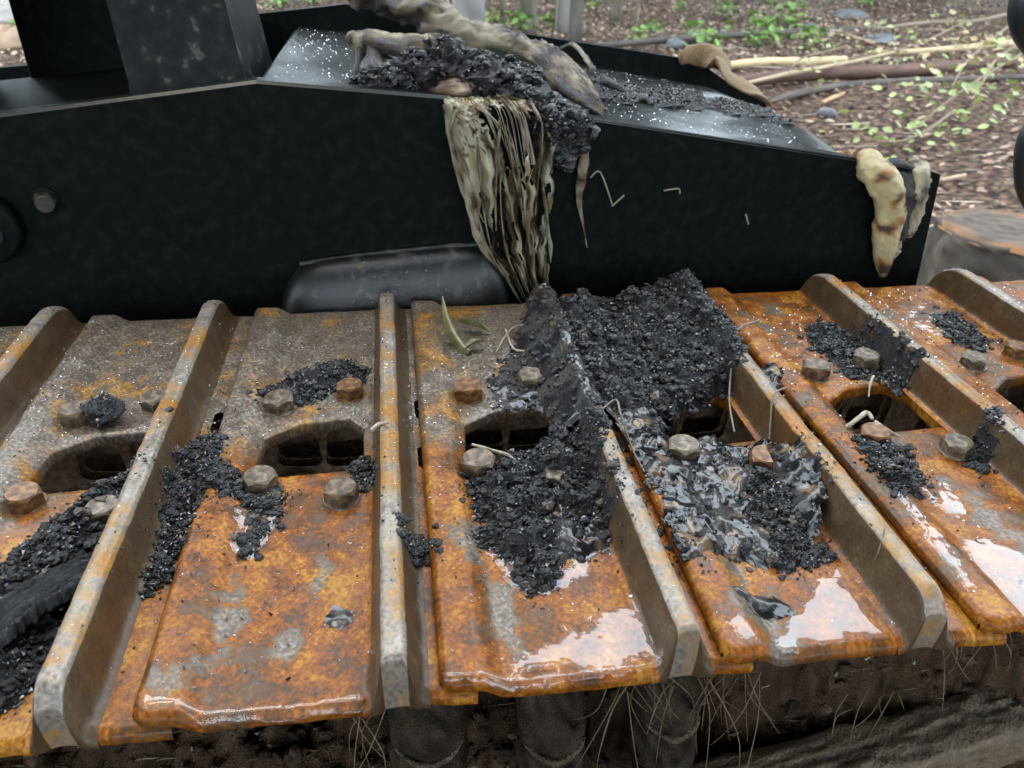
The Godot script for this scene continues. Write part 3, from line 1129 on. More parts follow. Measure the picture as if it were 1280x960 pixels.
# ------------------------------------------------------------------ below the track
func build_underneath() -> void:
	var nu := 330
	var nv := 150
	var v := PackedVector3Array()
	var c := PackedColorArray()
	for j in nv:
		for i in nu:
			var x := lerpf(-1.0, 1.3, float(i) / (nu - 1))
			var z := lerpf(0.35, -0.62, float(j) / (nv - 1))
			var y := -0.74 + 0.36 * smoothstep(0.2, -0.45, z)
			y = lerpf(y, -0.56 + 0.38 * smoothstep(-0.06, -0.34, z), smoothstep(0.16, 0.36, x + 0.05 * n_low.get_noise_2d(x, z)) * smoothstep(0.3, 0.1, z))
			y += n_low.get_noise_2d(x, z) * 0.04 + n_mid.get_noise_2d(x * 0.8, z * 0.8) * 0.022 + n_fine.get_noise_2d(x * 0.6, z * 0.6) * 0.010
			v.append(Vector3(x, y, z))
			var k := 0.75 + 0.5 * n_mid.get_noise_2d(x + 5.0, z) + 0.4 * n_fine.get_noise_2d(x, z)
			c.append(Color(0.072 * k, 0.045 * k, 0.028 * k))
	var mud := make_mesh(v, grid_index(nu, nv), PackedVector2Array(), c, Vector3.UP)
	var mo := solo("mud_bank", mud, M.mud, "dark packed mud under the near edge of the track", "mud", "", "structure")
	# bits of gravel and pale chips in the mud
	var chip := flake_mesh(3)
	var pl := []
	var cl := []
	for k in 1500:
		var i := rng.randi() % v.size()
		var p := v[i]
		var s := rng.randf_range(0.0015, 0.006)
		pl.append(Transform3D(Basis.from_euler(Vector3(rng.randf() * 6, rng.randf() * 6, rng.randf() * 6)).scaled(Vector3.ONE * s), p + Vector3(rng.randf_range(-0.02, 0.02), s * 0.2, rng.randf_range(-0.01, 0.01))))
		var g := rng.randf_range(0.03, 0.16)
		cl.append(Color(g, g * 0.85, g * 0.65))
	scatter("mud_grit", chip, M.grit, pl, cl, self, "gravel and bark chips lying in the mud below the track", "grit")
	var mud_n := PackedVector3Array()
	mud_n.resize(v.size())
	mud_n.fill(Vector3.UP)
	clods_on(mo, "mud_clods", M.soil_clod, v, mud_n, 7000, 0.003, 0.016, func():
		var g := rng.randf_range(0.02, 0.07)
		return Color(g, g * 0.68, g * 0.46))
	var needles := []
	var ncol := []
	for k in 3600:
		var i := rng.randi() % v.size()
		var s := rng.randf_range(0.004, 0.022)
		needles.append(Transform3D(Basis.from_euler(Vector3(rng.randf_range(-0.6, 0.6), rng.randf() * TAU, rng.randf_range(-0.6, 0.6))).scaled(Vector3(s, s * 0.16, s * 0.16)), v[i] + Vector3(rng.randf_range(-0.015, 0.015), 0.001, rng.randf_range(-0.008, 0.008))))
		var g := rng.randf_range(0.05, 0.22)
		ncol.append(Color(g, g * 0.78, g * 0.5))
	scatter("needles", shred_mesh(91), M.grit, needles, ncol, self, "dry needles and twig bits stuck in the mud below the track", "needles")
	# three mud-caked rounded bars under the edge
	var bars := [[Vector3(-0.017, -0.3, -0.19), 0.040, "leftmost of three mud-caked rounded bars below the track, under the narrow grouser"], [Vector3(0.116, -0.3, -0.173), 0.036, "middle of three mud-caked rounded bars below the track, with a pale groove"], [Vector3(0.249, -0.3, -0.18), 0.034, "rightmost of three mud-caked rounded bars below the track, beside the root tuft"]]
	for a in bars:
		var p: Vector3 = a[0]
		var r: float = a[1]
		var t := thing("muddy_bar", a[2], "bar", p, "mud-caked bars below the track")
		var b := Buf.new()
		var cc := flat_color(Color(0.036, 0.027, 0.019), 1.2)
		tube(b, [Vector3(0, 0.10, -0.06), Vector3(0, 0.03, -0.02), Vector3(0, -0.012, 0.0), Vector3(0, -0.02, 0.0), Vector3(0, -0.028, 0.003), Vector3(0, -0.07, 0.008), Vector3(0, -0.115, 0.0), Vector3(0, -0.13, -0.01)], [r * 0.9, r, r * 1.02, r * 0.88, r * 1.02, r * 1.05, r * 0.85, r * 0.4], 24, cc, 0.10, 30.0)
		part("bar", to_mesh(b), M.mud, t)
		var b2 := Buf.new()
		var arc := []
		for k in 7:
			var th := lerpf(0.5, 2.6, k / 6.0)
			arc.append(Vector3(cos(th) * r * 1.02, -0.014 + 0.012 * absf(cos(th)), sin(th) * r * 1.02))
		tube(b2, arc, [0.002, 0.003, 0.004, 0.0045, 0.004, 0.003, 0.002], 6, flat_color(Color(0.085, 0.066, 0.045), 0.8), 0.4)
		part("peeling_strip", to_mesh(b2), M.mud, t)
	# weathered beam
	var beam := thing("weathered_beam", "weathered grey brown wooden beam end in mud at the lower right", "beam", Vector3.ZERO)
	var bm := Buf.new()
	var axis := smooth_path([Vector3(0.19, -0.405, -0.113), Vector3(0.335, -0.405, -0.126), Vector3(0.493, -0.405, -0.144), Vector3(0.63, -0.405, -0.162), Vector3(0.705, -0.405, -0.172)], 24)
	var around := 56
	for k in axis.size():
		var end_in := smoothstep(0.985, 1.0, float(k) / (axis.size() - 1))
		for q in around:
			var th := TAU * q / around
			var sq := 1.0 / pow(pow(absf(cos(th)), 5.0) + pow(absf(sin(th)), 5.0), 0.2)
			var grain := n_mid.get_noise_2d(th * 0.5, k * 0.0012) * 0.004 + n_fine.get_noise_2d(th * 0.35, k * 0.0008) * 0.0022 + n_low.get_noise_2d(th * 0.3, k * 0.006) * 0.004
			var rr := (0.036 * sq + grain) * (1.0 - 0.25 * end_in)
			bm.v.append((axis[k] as Vector3) + Vector3(0.25, 0, 0.97) * cos(th) * rr + Vector3.UP * sin(th) * rr)
			var kk := 0.7 + 90.0 * grain + 0.5 * n_mid.get_noise_2d(k * 0.01, th)
			bm.c.append(Color(0.125 * kk, 0.086 * kk, 0.050 * kk))
	for k in axis.size() - 1:
		for q in around:
			var i0 := k * around + q
			var i1 := k * around + (q + 1) % around
			bm.i.append_array([i0, i0 + around, i1 + around, i0, i1 + around, i1])
	var tip := bm.v.size()
	bm.v.append(axis[axis.size() - 1])
	bm.c.append(Color(0.09, 0.07, 0.05))
	for q in around: bm.i.append_array([tip, (axis.size() - 1) * around + (q + 1) % around, (axis.size() - 1) * around + q])
	part("timber", to_mesh(bm), M.wood, beam)
	# dry root tufts
	var spots := [[Vector3(0.177, -0.16, -0.097), 16, 0.12, "tangled dry root tuft hanging below the front of the middle shoe"], [Vector3(0.26, -0.16, -0.102), 16, 0.13, "brown root tuft hanging under the lapped shoe edges right of centre"], [Vector3(0.467, -0.1, -0.071), 12, 0.08, "dry grass blades hanging below the right part of the track"], [Vector3(0.444, -0.25, -0.118), 8, 0.07, "small pale torn root in the mud at lower right"], [Vector3(-0.08, -0.2, -0.128), 7, 0.12, "thin brown stalk leaning in the mud under the left shoes"]]
	for a in spots:
		var b := Buf.new()
		var o: Vector3 = a[0]
		for k in a[1]:
			var d := Vector3(rng.randf_range(-0.6, 0.6), -1.0, rng.randf_range(-0.3, 0.5)).normalized()
			var s: float = a[2] * rng.randf_range(0.4, 1.0)
			var p := o + Vector3(rng.randf_range(-0.03, 0.03), rng.randf_range(0, 0.03), rng.randf_range(-0.01, 0.01))
			var w := Vector3(rng.randf_range(-1, 1), rng.randf_range(-0.4, 0.4), rng.randf_range(-1, 1)) * s * 0.13
			tube(b, [p, p + d * s * 0.4 + w, p + d * s * 0.75 + w * 0.4, p + d * s - w * 0.5], [0.0006, 0.0006, 0.0005, 0.0002], 5, flat_color(Color(0.085, 0.057, 0.029), 0.8))
		solo("root_tuft", to_mesh(b), M.thread, a[3], "roots", "dry roots below the track")


# ------------------------------------------------------------------ debris on the track
func flake_mesh(sd: int) -> ArrayMesh:
	# an irregular angular crumb about 1 unit long
	var r := RandomNumberGenerator.new()
	r.seed = sd
	var b := Buf.new()
	var pts := []
	for k in 9:
		var th := TAU * k / 9.0 * 2.0 + r.randf()
		pts.append(Vector3(cos(th) * r.randf_range(0.5, 1.0), r.randf_range(-0.35, 0.35), sin(th) * r.randf_range(0.25, 0.6)))
	var top := Vector3(r.randf_range(-0.3, 0.3), r.randf_range(0.3, 0.55), r.randf_range(-0.2, 0.2))
	var bot := Vector3(r.randf_range(-0.3, 0.3), -0.4, 0)
	pts.sort_custom(func(a, c): return atan2(a.z, a.x) < atan2(c.z, c.x))
	for k in 9:
		poly(b, [pts[k], pts[(k + 1) % 9], top], Vector3.ZERO, Color.WHITE)
		poly(b, [pts[k], pts[(k + 1) % 9], bot], Vector3.ZERO, Color.WHITE)
	return to_mesh(b)


func shred_mesh(sd: int) -> ArrayMesh:
	# a bent thin shred
	var r := RandomNumberGenerator.new()
	r.seed = sd
	var b := Buf.new()
	tube(b, [Vector3(-1, 0, 0), Vector3(-0.4, r.randf_range(-0.1, 0.3), r.randf_range(-0.3, 0.3)), Vector3(0.3, r.randf_range(-0.1, 0.35), r.randf_range(-0.4, 0.4)), Vector3(1, r.randf_range(-0.2, 0.2), r.randf_range(-0.4, 0.4))], [0.08, 0.24, 0.2, 0.05], 5, flat_color(Color.WHITE, 0.0), 0.0, 40.0, 0.5, Vector3.UP, 2)
	return to_mesh(b)


var crumb_meshes := []
var clod_meshes := []


func clods_on(owner: Node3D, called: String, mat: Material, pts: PackedVector3Array, nrm: PackedVector3Array, count: int, s0: float, s1: float, tint: Callable) -> void:
	# lumpy clods of many sizes sitting in a surface
	if clod_meshes.is_empty():
		for k in 4:
			var b := Buf.new()
			blob(b, Vector3(k * 3.0, 0, 0), Vector3(1, 0.62, 0.8), 0.55, 0.9 + 0.25 * k, flat_color(Color.WHITE, 0.0), 11, 15)
			for i in b.v.size(): b.v[i] -= Vector3(k * 3.0, 0, 0)
			clod_meshes.append(to_mesh(b))
	for w in clod_meshes.size():
		var pl := []
		var cl := []
		for k in int(ceil(count / 4.0)):
			var i := rng.randi() % pts.size()
			var s := s0 * pow(s1 / s0, pow(rng.randf(), 2.2))
			pl.append(Transform3D(Basis.from_euler(Vector3(rng.randf_range(-0.6, 0.6), rng.randf() * TAU, rng.randf_range(-0.6, 0.6))).scaled(Vector3(s, s * rng.randf_range(0.6, 1.1), s * rng.randf_range(0.7, 1.2))), pts[i] + nrm[i] * s * 0.1))
			cl.append(tint.call())
		scatter(called, clod_meshes[w], mat, pl, cl, owner)


func char_tint() -> Color:
	var g := rng.randf_range(0.004, 0.014)
	if rng.randf() < 0.06: return Color(0.09, 0.07, 0.05) * rng.randf_range(0.4, 1.1)
	return Color(g, g, g * 1.06)

func crumbs_on(owner: Node3D, pts: PackedVector3Array, nrm: PackedVector3Array, count: int, s0: float, s1: float, lift := 0.0) -> void:
	# loose crumbs and shreds on a surface given by points and normals
	if crumb_meshes.is_empty():
		for k in 3: crumb_meshes.append(flake_mesh(50 + k))
		for k in 2: crumb_meshes.append(shred_mesh(70 + k))
	for w in crumb_meshes.size():
		var pl := []
		var cl := []
		for k in int(count / float(crumb_meshes.size())):
			var i := rng.randi() % pts.size()
			var s := s0 * pow(s1 / s0, pow(rng.randf(), 1.8)) * (0.9 if w > 2 else 1.0)
			var n := nrm[i]
			var p := pts[i] + n * (s * rng.randf_range(-0.1, 0.5) + lift) + Vector3(rng.randf_range(-1, 1), 0, rng.randf_range(-1, 1)) * 0.0012
			var bas := Basis.from_euler(Vector3(rng.randf_range(-0.9, 0.9), rng.randf() * TAU, rng.randf_range(-0.9, 0.9)))
			pl.append(Transform3D(bas.scaled(Vector3.ONE * s), p))
			var g := rng.randf_range(0.003, 0.014)
			var c := Color(g, g * 1.02, g * 1.08)
			var t := rng.randf()
			if t > 0.955: c = Color(0.13, 0.10, 0.07) * rng.randf_range(0.5, 1.2)
			elif t > 0.90: c = Color(0.06, 0.06, 0.065)
			cl.append(c)
		scatter("char_crumbs", crumb_meshes[w], M.crumb, pl, cl, owner)


func drape(x: float, z: float, soft: float) -> float:
	if soft <= 0.0: return surf(x, z)
	var a := surf(x, z)
	var m := a
	var sum := a
	for i in 16:
		var d := -1.0 + (i + (1 if i > 7 else 0)) / 8.0
		var q := surf(x + d * soft, z)
		m = maxf(m, q - absf(d) * soft * (0.32 if soft > 0.05 else 1.1))
		sum += q
	return maxf(a, lerpf(sum / 17.0, m, 0.7))


# a mass lying on the track: outline in x and z, thickness, lumpiness, look: 0 dry char, 1 glossy film, 2 grey smear
func mass(called: String, label: String, category: String, outline: PackedVector2Array, thick: float, lump: float, look: int, count: int, soft := 0.0, cell := 0.003, holes := [], rag := 0.006, group := "") -> Node3D:
	var x0 := 1e9
	var x1 := -1e9
	var z0 := 1e9
	var z1 := -1e9
	for p in outline:
		x0 = minf(x0, p.x)
		x1 = maxf(x1, p.x)
		z0 = minf(z0, p.y)
		z1 = maxf(z1, p.y)
	var sd := func(x: float, z: float) -> float:
		var d := sd_poly(outline, x, z)
		for h in holes: d = maxf(d, -sd_poly(h, x, z))
		return d + rag * (n_mid.get_noise_2d(x, z) * 1.5 + n_fine.get_noise_2d(x, z) * 0.6)
	var r := region(x0 - 0.01, x1 + 0.01, z0 - 0.01, z1 + 0.01, cell, sd)
	var v := PackedVector3Array()
	var c := PackedColorArray()
	for i in r.p.size():
		var p: Vector2 = r.p[i]
		var d: float = -r.d[i]
		var up := 1.0 - exp(-d / (0.006 if look > 0 else 0.012))
		var a := n_low.get_noise_2d(p.x * 2.2 + 3.0, p.y * 2.2)
		var m := n_mid.get_noise_2d(p.x, p.y + 7.0)
		var f := n_fine.get_noise_2d(p.x * 0.8, p.y * 0.8)
		var y := lerpf(surf(p.x, p.y), drape(p.x, p.y, soft), smoothstep(0.0, 0.016, d)) if soft > 0.05 else drape(p.x, p.y, soft)
		var w3 := n_mid.get_noise_2d(p.x * 0.45 + 11.0, p.y * 0.45)
		if look == 0:
			y += up * (thick * (0.75 + 0.9 * a) + lump * (w3 * 1.3 + absf(w3) + m * 0.7 + absf(m) * 0.5 + f * 0.4))
		else:
			y += up * (thick * (0.75 + 0.9 * a) + lump * (w3 * 1.2 + absf(n_mid.get_noise_2d(p.x * 0.7 + p.y * 0.25, p.y * 0.3)) * 1.1 + f * 0.08))
		if d < 0.0005: y = surf(p.x, p.y) + 0.0004 if soft <= 0.0 else y - 0.001
		y = maxf(y, surf(p.x, p.y) + 0.0004)
		v.append(Vector3(p.x, y, p.y))
		var k := 0.7 + 0.6 * f + 0.3 * m
		var col := Color(0.012 * k, 0.0125 * k, 0.014 * k)
		if look == 1:
			# melted: grey plastic between black, tan edges
			var w := clampf(0.45 + a * 1.8 + m * 1.0, 0.0, 1.0)
			col = Color(0.010, 0.010, 0.011).lerp(Color(0.042, 0.040, 0.039), smoothstep(0.45, 0.85, w))
			var t2 := n_low.get_noise_2d(p.x * 3.0 + 20.0, p.y * 3.0)
			if t2 > 0.22: col = col.lerp(Color(0.13, 0.09, 0.055), smoothstep(0.22, 0.42, t2))
			col *= 0.75 + 0.5 * absf(f) + 0.2 * k
		elif look == 2:
			col = Color(0.055, 0.050, 0.047).lerp(Color(0.016, 0.016, 0.018), smoothstep(-0.1, 0.5, m * 0.5 + a * 1.2 + 0.15))
			col *= 0.8 + 0.5 * k * 0.5
		c.append(col)
	var o := thing(called, label, category, Vector3.ZERO, group)
	var mesh := make_mesh(v, r.i, PackedVector2Array(), c, Vector3.UP)
	part("mass", mesh, M.film if look > 0 else M.char, o)
	if count > 0:
		var spill_p := PackedVector3Array()
		var spill_n := PackedVector3Array()
		for i in r.p.size():
			if r.d[i] > -0.004:
				for q in 2:
					var sx: float = r.p[i].x + rng.randfn(0.0, 0.008)
					var sz: float = r.p[i].y + rng.randfn(0.0, 0.008)
					if not in_hole(sx, sz):
						spill_p.append(Vector3(sx, surf(sx, sz), sz))
						spill_n.append(Vector3.UP)
		var spill := Node3D.new()
		spill.name = "spilled_grains"
		o.add_child(spill)
		if spill_p.size(): crumbs_on(spill, spill_p, spill_n, mini(count / 2, spill_p.size()), 0.0007, 0.0024)
		var arr := mesh.surface_get_arrays(0)
		crumbs_on(o, arr[Mesh.ARRAY_VERTEX], arr[Mesh.ARRAY_NORMAL], int(count * (1.7 if look == 0 else 0.35)), 0.0007, 0.0040)
		clods_on(o, "char_clods", M.clod, arr[Mesh.ARRAY_VERTEX], arr[Mesh.ARRAY_NORMAL], int(count * (0.30 if look == 0 else 0.08)), 0.0014, 0.0062, char_tint)
		if spill_p.size(): clods_on(spill, "char_clods", M.clod, spill_p, spill_n, mini(count / 14, 60), 0.0012, 0.005, char_tint)
	return o


func build_debris() -> void:
	var g := "charred debris on the track"
	var hole_d := PackedVector2Array()
	for p in HOLE: hole_d.append(p + Vector2(LIPS[4], 0))
	var hole_c := PackedVector2Array()
	for p in HOLE: hole_c.append(p + Vector2(LIPS[3], 0))
	# left shoe
	mass("char_heap", "heap of wet black char filling the lower left corner of the track", "char heap", PackedVector2Array([Vector2(-0.361, -0.149), Vector2(-0.335, -0.173), Vector2(-0.318, -0.211), Vector2(-0.296, -0.247), Vector2(-0.282, -0.268), Vector2(-0.269, -0.246), Vector2(-0.277, -0.204), Vector2(-0.278, -0.152), Vector2(-0.278, -0.106), Vector2(-0.278, -0.073), Vector2(-0.271, -0.042), Vector2(-0.283, -0.03), Vector2(-0.293, -0.02), Vector2(-0.316, -0.018)]), 0.016, 0.008, 0, 2600, 0.0, 0.003, [], 0.006, g)
	mass("char_strip", "strip of black char packed along the right foot of the second grouser", "char strip", PackedVector2Array([Vector2(-0.23, -0.315), Vector2(-0.21, -0.329), Vector2(-0.199, -0.301), Vector2(-0.198, -0.269), Vector2(-0.174, -0.253), Vector2(-0.138, -0.223), Vector2(-0.133, -0.204), Vector2(-0.151, -0.196), Vector2(-0.171, -0.216), Vector2(-0.197, -0.23), Vector2(-0.203, -0.207), Vector2(-0.209, -0.172), Vector2(-0.213, -0.131), Vector2(-0.22, -0.115), Vector2(-0.229, -0.135), Vector2(-0.228, -0.161), Vector2(-0.232, -0.211), Vector2(-0.234, -0.277)]), 0.008, 0.006, 0, 2000, 0.0, 0.0026, [], 0.005, g)
	mass("char_strip", "black charred crust flanking the left side of the second grouser", "char strip", PackedVector2Array([Vector2(-0.284, -0.273), Vector2(-0.274, -0.294), Vector2(-0.265, -0.248), Vector2(-0.265, -0.205), Vector2(-0.269, -0.166), Vector2(-0.272, -0.124), Vector2(-0.288, -0.16), Vector2(-0.288, -0.218)]), 0.010, 0.006, 0, 900, 0.0, 0.0026, [], 0.005, g)
	mass("char_flake", "flat black flake lying between the two far bolts of the grey shoe", "char flake", PackedVector2Array([Vector2(-0.176, -0.393), Vector2(-0.155, -0.427), Vector2(-0.122, -0.456), Vector2(-0.09, -0.467), Vector2(-0.059, -0.438), Vector2(-0.064, -0.41), Vector2(-0.088, -0.406), Vector2(-0.107, -0.385), Vector2(-0.133, -0.372), Vector2(-0.158, -0.378)]), 0.009, 0.005, 0, 600, 0.0, 0.0022, [], 0.004, g)
	mass("char_crumb", "small black crumb beside the near left bolt of the grey shoe", "char crumb", PackedVector2Array([Vector2(-0.152, -0.221), Vector2(-0.145, -0.231), Vector2(-0.135, -0.223), Vector2(-0.133, -0.205), Vector2(-0.141, -0.198), Vector2(-0.15, -0.205)]), 0.010, 0.004, 0, 120, 0.0, 0.002, [], 0.003, g)
	mass("char_crumb", "black crumb below the near left bolt, lowest of the trail", "char crumb", PackedVector2Array([Vector2(-0.163, -0.17), Vector2(-0.155, -0.177), Vector2(-0.148, -0.165), Vector2(-0.149, -0.15), Vector2(-0.158, -0.149)]), 0.008, 0.003, 0, 120, 0.0, 0.002, [], 0.003, g)
	mass("char_crumb", "black crumb in a wet ring at the end of the char strip", "char crumb", PackedVector2Array([Vector2(-0.157, -0.191), Vector2(-0.142, -0.188), Vector2(-0.138, -0.175), Vector2(-0.148, -0.168), Vector2(-0.157, -0.177)]), 0.006, 0.003, 0, 120, 0.0, 0.002, [], 0.003, g)
	mass("char_flake", "thin grey flake lying alone on the orange plate left of the narrow grouser", "char flake", PackedVector2Array([Vector2(-0.09, -0.08), Vector2(-0.081, -0.087), Vector2(-0.071, -0.081), Vector2(-0.066, -0.071), Vector2(-0.076, -0.064), Vector2(-0.087, -0.069)]), 0.0025, 0.001, 2, 0, 0.0, 0.002, [], 0.003, g)
	mass("char_clump", "black clump between the rust-topped bolt and the narrow grouser", "char clump", PackedVector2Array([Vector2(-0.076, -0.257), Vector2(-0.066, -0.271), Vector2(-0.052, -0.264), Vector2(-0.054, -0.232), Vector2(-0.059, -0.219), Vector2(-0.072, -0.235)]), 0.009, 0.004, 0, 260, 0.0, 0.002, [], 0.003, g)
	mass("char_clump", "little black clump in the groove right of the narrow grouser", "char clump", PackedVector2Array([Vector2(-0.027, -0.136), Vector2(-0.016, -0.152), Vector2(-0.007, -0.143), Vector2(-0.007, -0.125), Vector2(-0.016, -0.117), Vector2(-0.025, -0.123)]), 0.008, 0.004, 0, 260, 0.0, 0.002, [], 0.004, g)
	# middle shoe
	mass("grey_smear", "grey melted smear full of droplets beside the leaf, up to the melted grouser", "melted plastic", PackedVector2Array([Vector2(0.128, -0.517), Vector2(0.15, -0.572), Vector2(0.175, -0.617), Vector2(0.19, -0.58), Vector2(0.189, -0.448), Vector2(0.185, -0.342), Vector2(0.166, -0.284), Vector2(0.129, -0.274), Vector2(0.087, -0.271), Vector2(0.088, -0.322), Vector2(0.077, -0.354), Vector2(0.073, -0.394), Vector2(0.099, -0.438)]), 0.003, 0.003, 2, 3200, 0.03, 0.003, [hole_c], 0.005, g)
	mass("char_clump", "big shredded black clump on the near half of the middle shoe", "char clump", PackedVector2Array([Vector2(0.029, -0.227), Vector2(0.055, -0.239), Vector2(0.079, -0.259), Vector2(0.109, -0.268), Vector2(0.135, -0.302), Vector2(0.169, -0.286), Vector2(0.153, -0.207), Vector2(0.153, -0.152), Vector2(0.138, -0.128), Vector2(0.113, -0.12), Vector2(0.098, -0.12), Vector2(0.086, -0.092), Vector2(0.067, -0.078), Vector2(0.066, -0.109), Vector2(0.051, -0.122), Vector2(0.035, -0.141), Vector2(0.041, -0.176)]), 0.011, 0.010, 0, 2800, 0.0, 0.0026, [], 0.007, g)
	mass("plastic_shred", "grey plastic shred with pale rim lying over the big black clump", "plastic shred", PackedVector2Array([Vector2(0.083, -0.174), Vector2(0.105, -0.191), Vector2(0.133, -0.186), Vector2(0.142, -0.15), Vector2(0.137, -0.123), Vector2(0.116, -0.112), Vector2(0.098, -0.12), Vector2(0.084, -0.129)]), 0.012, 0.004, 1, 60, 0.0, 0.0026, [], 0.004, g)
	mass("plastic_shred", "twisted tan plastic tail reaching out of the clump towards the near edge", "plastic shred", PackedVector2Array([Vector2(0.067, -0.114), Vector2(0.099, -0.125), Vector2(0.109, -0.12), Vector2(0.088, -0.101), Vector2(0.07, -0.079), Vector2(0.063, -0.079)]), 0.007, 0.004, 1, 20, 0.0, 0.002, [], 0.003, g)
	# between the melted grouser and the next
	mass("char_heap", "high wet black heap bridging the far ends of two grousers", "char heap", PackedVector2Array([Vector2(0.173, -0.553), Vector2(0.224, -0.588), Vector2(0.303, -0.595), Vector2(0.363, -0.605), Vector2(0.385, -0.571), Vector2(0.387, -0.491), Vector2(0.383, -0.417), Vector2(0.341, -0.348), Vector2(0.295, -0.326), Vector2(0.259, -0.308), Vector2(0.215, -0.295), Vector2(0.176, -0.305), Vector2(0.17, -0.367), Vector2(0.169, -0.46)]), 0.006, 0.010, 0, 6500, 0.085, 0.003, [], 0.008, g)
	mass("melted_film", "wide glossy melted film over the shoe right of the cut grouser", "melted plastic", PackedVector2Array([Vector2(0.18, -0.311), Vector2(0.225, -0.323), Vector2(0.27, -0.326), Vector2(0.285, -0.293), Vector2(0.288, -0.257), Vector2(0.323, -0.232), Vector2(0.341, -0.192), Vector2(0.335, -0.136), Vector2(0.302, -0.09), Vector2(0.273, -0.079), Vector2(0.246, -0.097), Vector2(0.213, -0.097), Vector2(0.193, -0.094), Vector2(0.196, -0.132), Vector2(0.196, -0.209), Vector2(0.192, -0.268)]), 0.006, 0.0065, 1, 1500, 0.025, 0.0026, [hole_d], 0.006, g)
	mass("char_clump", "black clump at the right end of the melted film, against the grouser", "char clump", PackedVector2Array([Vector2(0.297, -0.23), Vector2(0.326, -0.231), Vector2(0.337, -0.185), Vector2(0.33, -0.132), Vector2(0.296, -0.086), Vector2(0.266, -0.081), Vector2(0.269, -0.119), Vector2(0.277, -0.171)]), 0.012, 0.009, 0, 1300, 0.0, 0.0026, [], 0.006, g)
	mass("char_clump", "small black clump at the foot of the grouser below the melted film", "char clump", PackedVector2Array([Vector2(0.299, -0.096), Vector2(0.32, -0.102), Vector2(0.321, -0.091), Vector2(0.305, -0.086)]), 0.005, 0.003, 0, 140, 0.0, 0.002, [], 0.003, g)
	mass("plastic_shred", "pale curled shred lying on the wet near end of the shoe", "plastic shred", PackedVector2Array([Vector2(0.224, -0.059), Vector2(0.244, -0.058), Vector2(0.264, -0.051), Vector2(0.264, -0.039), Vector2(0.248, -0.034), Vector2(0.23, -0.039)]), 0.006, 0.004, 1, 0, 0.0, 0.002, [], 0.004, g)
	mass("plastic_shred", "small charred lump perched on top of the fifth grouser", "plastic shred", PackedVector2Array([Vector2(0.371, -0.378), Vector2(0.404, -0.385), Vector2(0.402, -0.356), Vector2(0.376, -0.327), Vector2(0.359, -0.339)]), 0.008, 0.005, 1, 80, 0.01, 0.002, [], 0.003, g)
	# right shoes
	mass("char_smear", "black granular smear behind the bolts left of the clear oblong hole", "char smear", PackedVector2Array([Vector2(0.489, -0.484), Vector2(0.525, -0.499), Vector2(0.538, -0.461), Vector2(0.548, -0.431), Vector2(0.548, -0.387), Vector2(0.547, -0.335), Vector2(0.523, -0.328), Vector2(0.513, -0.357), Vector2(0.485, -0.36), Vector2(0.483, -0.405), Vector2(0.479, -0.438)]), 0.005, 0.005, 0, 900, 0.0, 0.0024, [], 0.006, g)
	mass("char_clump", "black clump near the peeled twig, in front of the oblong hole", "char clump", PackedVector2Array([Vector2(0.417, -0.228), Vector2(0.449, -0.235), Vector2(0.465, -0.219), Vector2(0.459, -0.174), Vector2(0.44, -0.153), Vector2(0.417, -0.151), Vector2(0.408, -0.173)]), 0.012, 0.008, 0, 900, 0.0, 0.0024, [], 0.005, g)
	mass("char_smear", "grey black smear behind the two bolts near the right picture edge", "char smear", PackedVector2Array([Vector2(0.681, -0.501), Vector2(0.716, -0.507), Vector2(0.717, -0.469), Vector2(0.712, -0.425), Vector2(0.681, -0.404), Vector2(0.662, -0.422), Vector2(0.666, -0.461)]), 0.004, 0.004, 0, 500, 0.0, 0.0024, [], 0.005, g)
	mass("char_smear", "small black smear right of the near bolt on the right shoe", "char smear", PackedVector2Array([Vector2(0.527, -0.215), Vector2(0.557, -0.228), Vector2(0.546, -0.199), Vector2(0.526, -0.181), Vector2(0.517, -0.192)]), 0.004, 0.004, 0, 260, 0.0, 0.0024, [], 0.004, g)
	# loose bark-like slab on the left heap and upright chip
	var b := Buf.new()
	var slab := [Vector3(-0.315, 0.024, -0.065), Vector3(-0.293, 0.024, -0.102), Vector3(-0.258, 0.024, -0.13)]
	var SP := smooth_path(slab, 24)
	var sv := PackedVector3Array()
	var sc := PackedColorArray()
	for j in SP.size():
		var tj := float(j) / (SP.size() - 1)
		for i in 34:
			var u := -1.0 + 2.0 * i / 33.0
			var wd := 0.029 * (1.0 - 0.45 * tj) * (1.0 + 0.25 * n_mid.get_noise_2d(tj * 0.5, signf(u)))
			var h := 0.0025 * n_mid.get_noise_2d(u * 0.12, tj * 0.02) + 0.0022 * n_fine.get_noise_2d(u * 0.12, tj * 0.012) + 0.002 * floorf(2.5 * (n_low.get_noise_2d(u * 0.12, tj * 0.05) + 0.5))
			if absf(u) > 0.95 or tj < 0.01 or tj > 0.99: h -= 0.008
			sv.append((SP[j] as Vector3) + Vector3(0.35, 0.1, 0.93) * u * wd + Vector3(0, h, 0))
			var kk := 0.8 + 0.7 * n_fine.get_noise_2d(u * 0.2, tj * 0.02)
			sc.append(Color(0.016 * kk, 0.0165 * kk, 0.018 * kk))
	b = Buf.new()
	b.v = sv
	b.c = sc
	b.i = grid_index(34, SP.size())
	if (sv[36] - sv[0]).cross(sv[1] - sv[0]).y < 0.0:
		for q in range(0, b.i.size(), 3):
			var sw := b.i[q + 1]
			b.i[q + 1] = b.i[q + 2]
			b.i[q + 2] = sw
	solo("char_slab", to_mesh(b), M.char, "long flat charred slab lying on the lower left char heap", "char slab")
	var b2 := Buf.new()
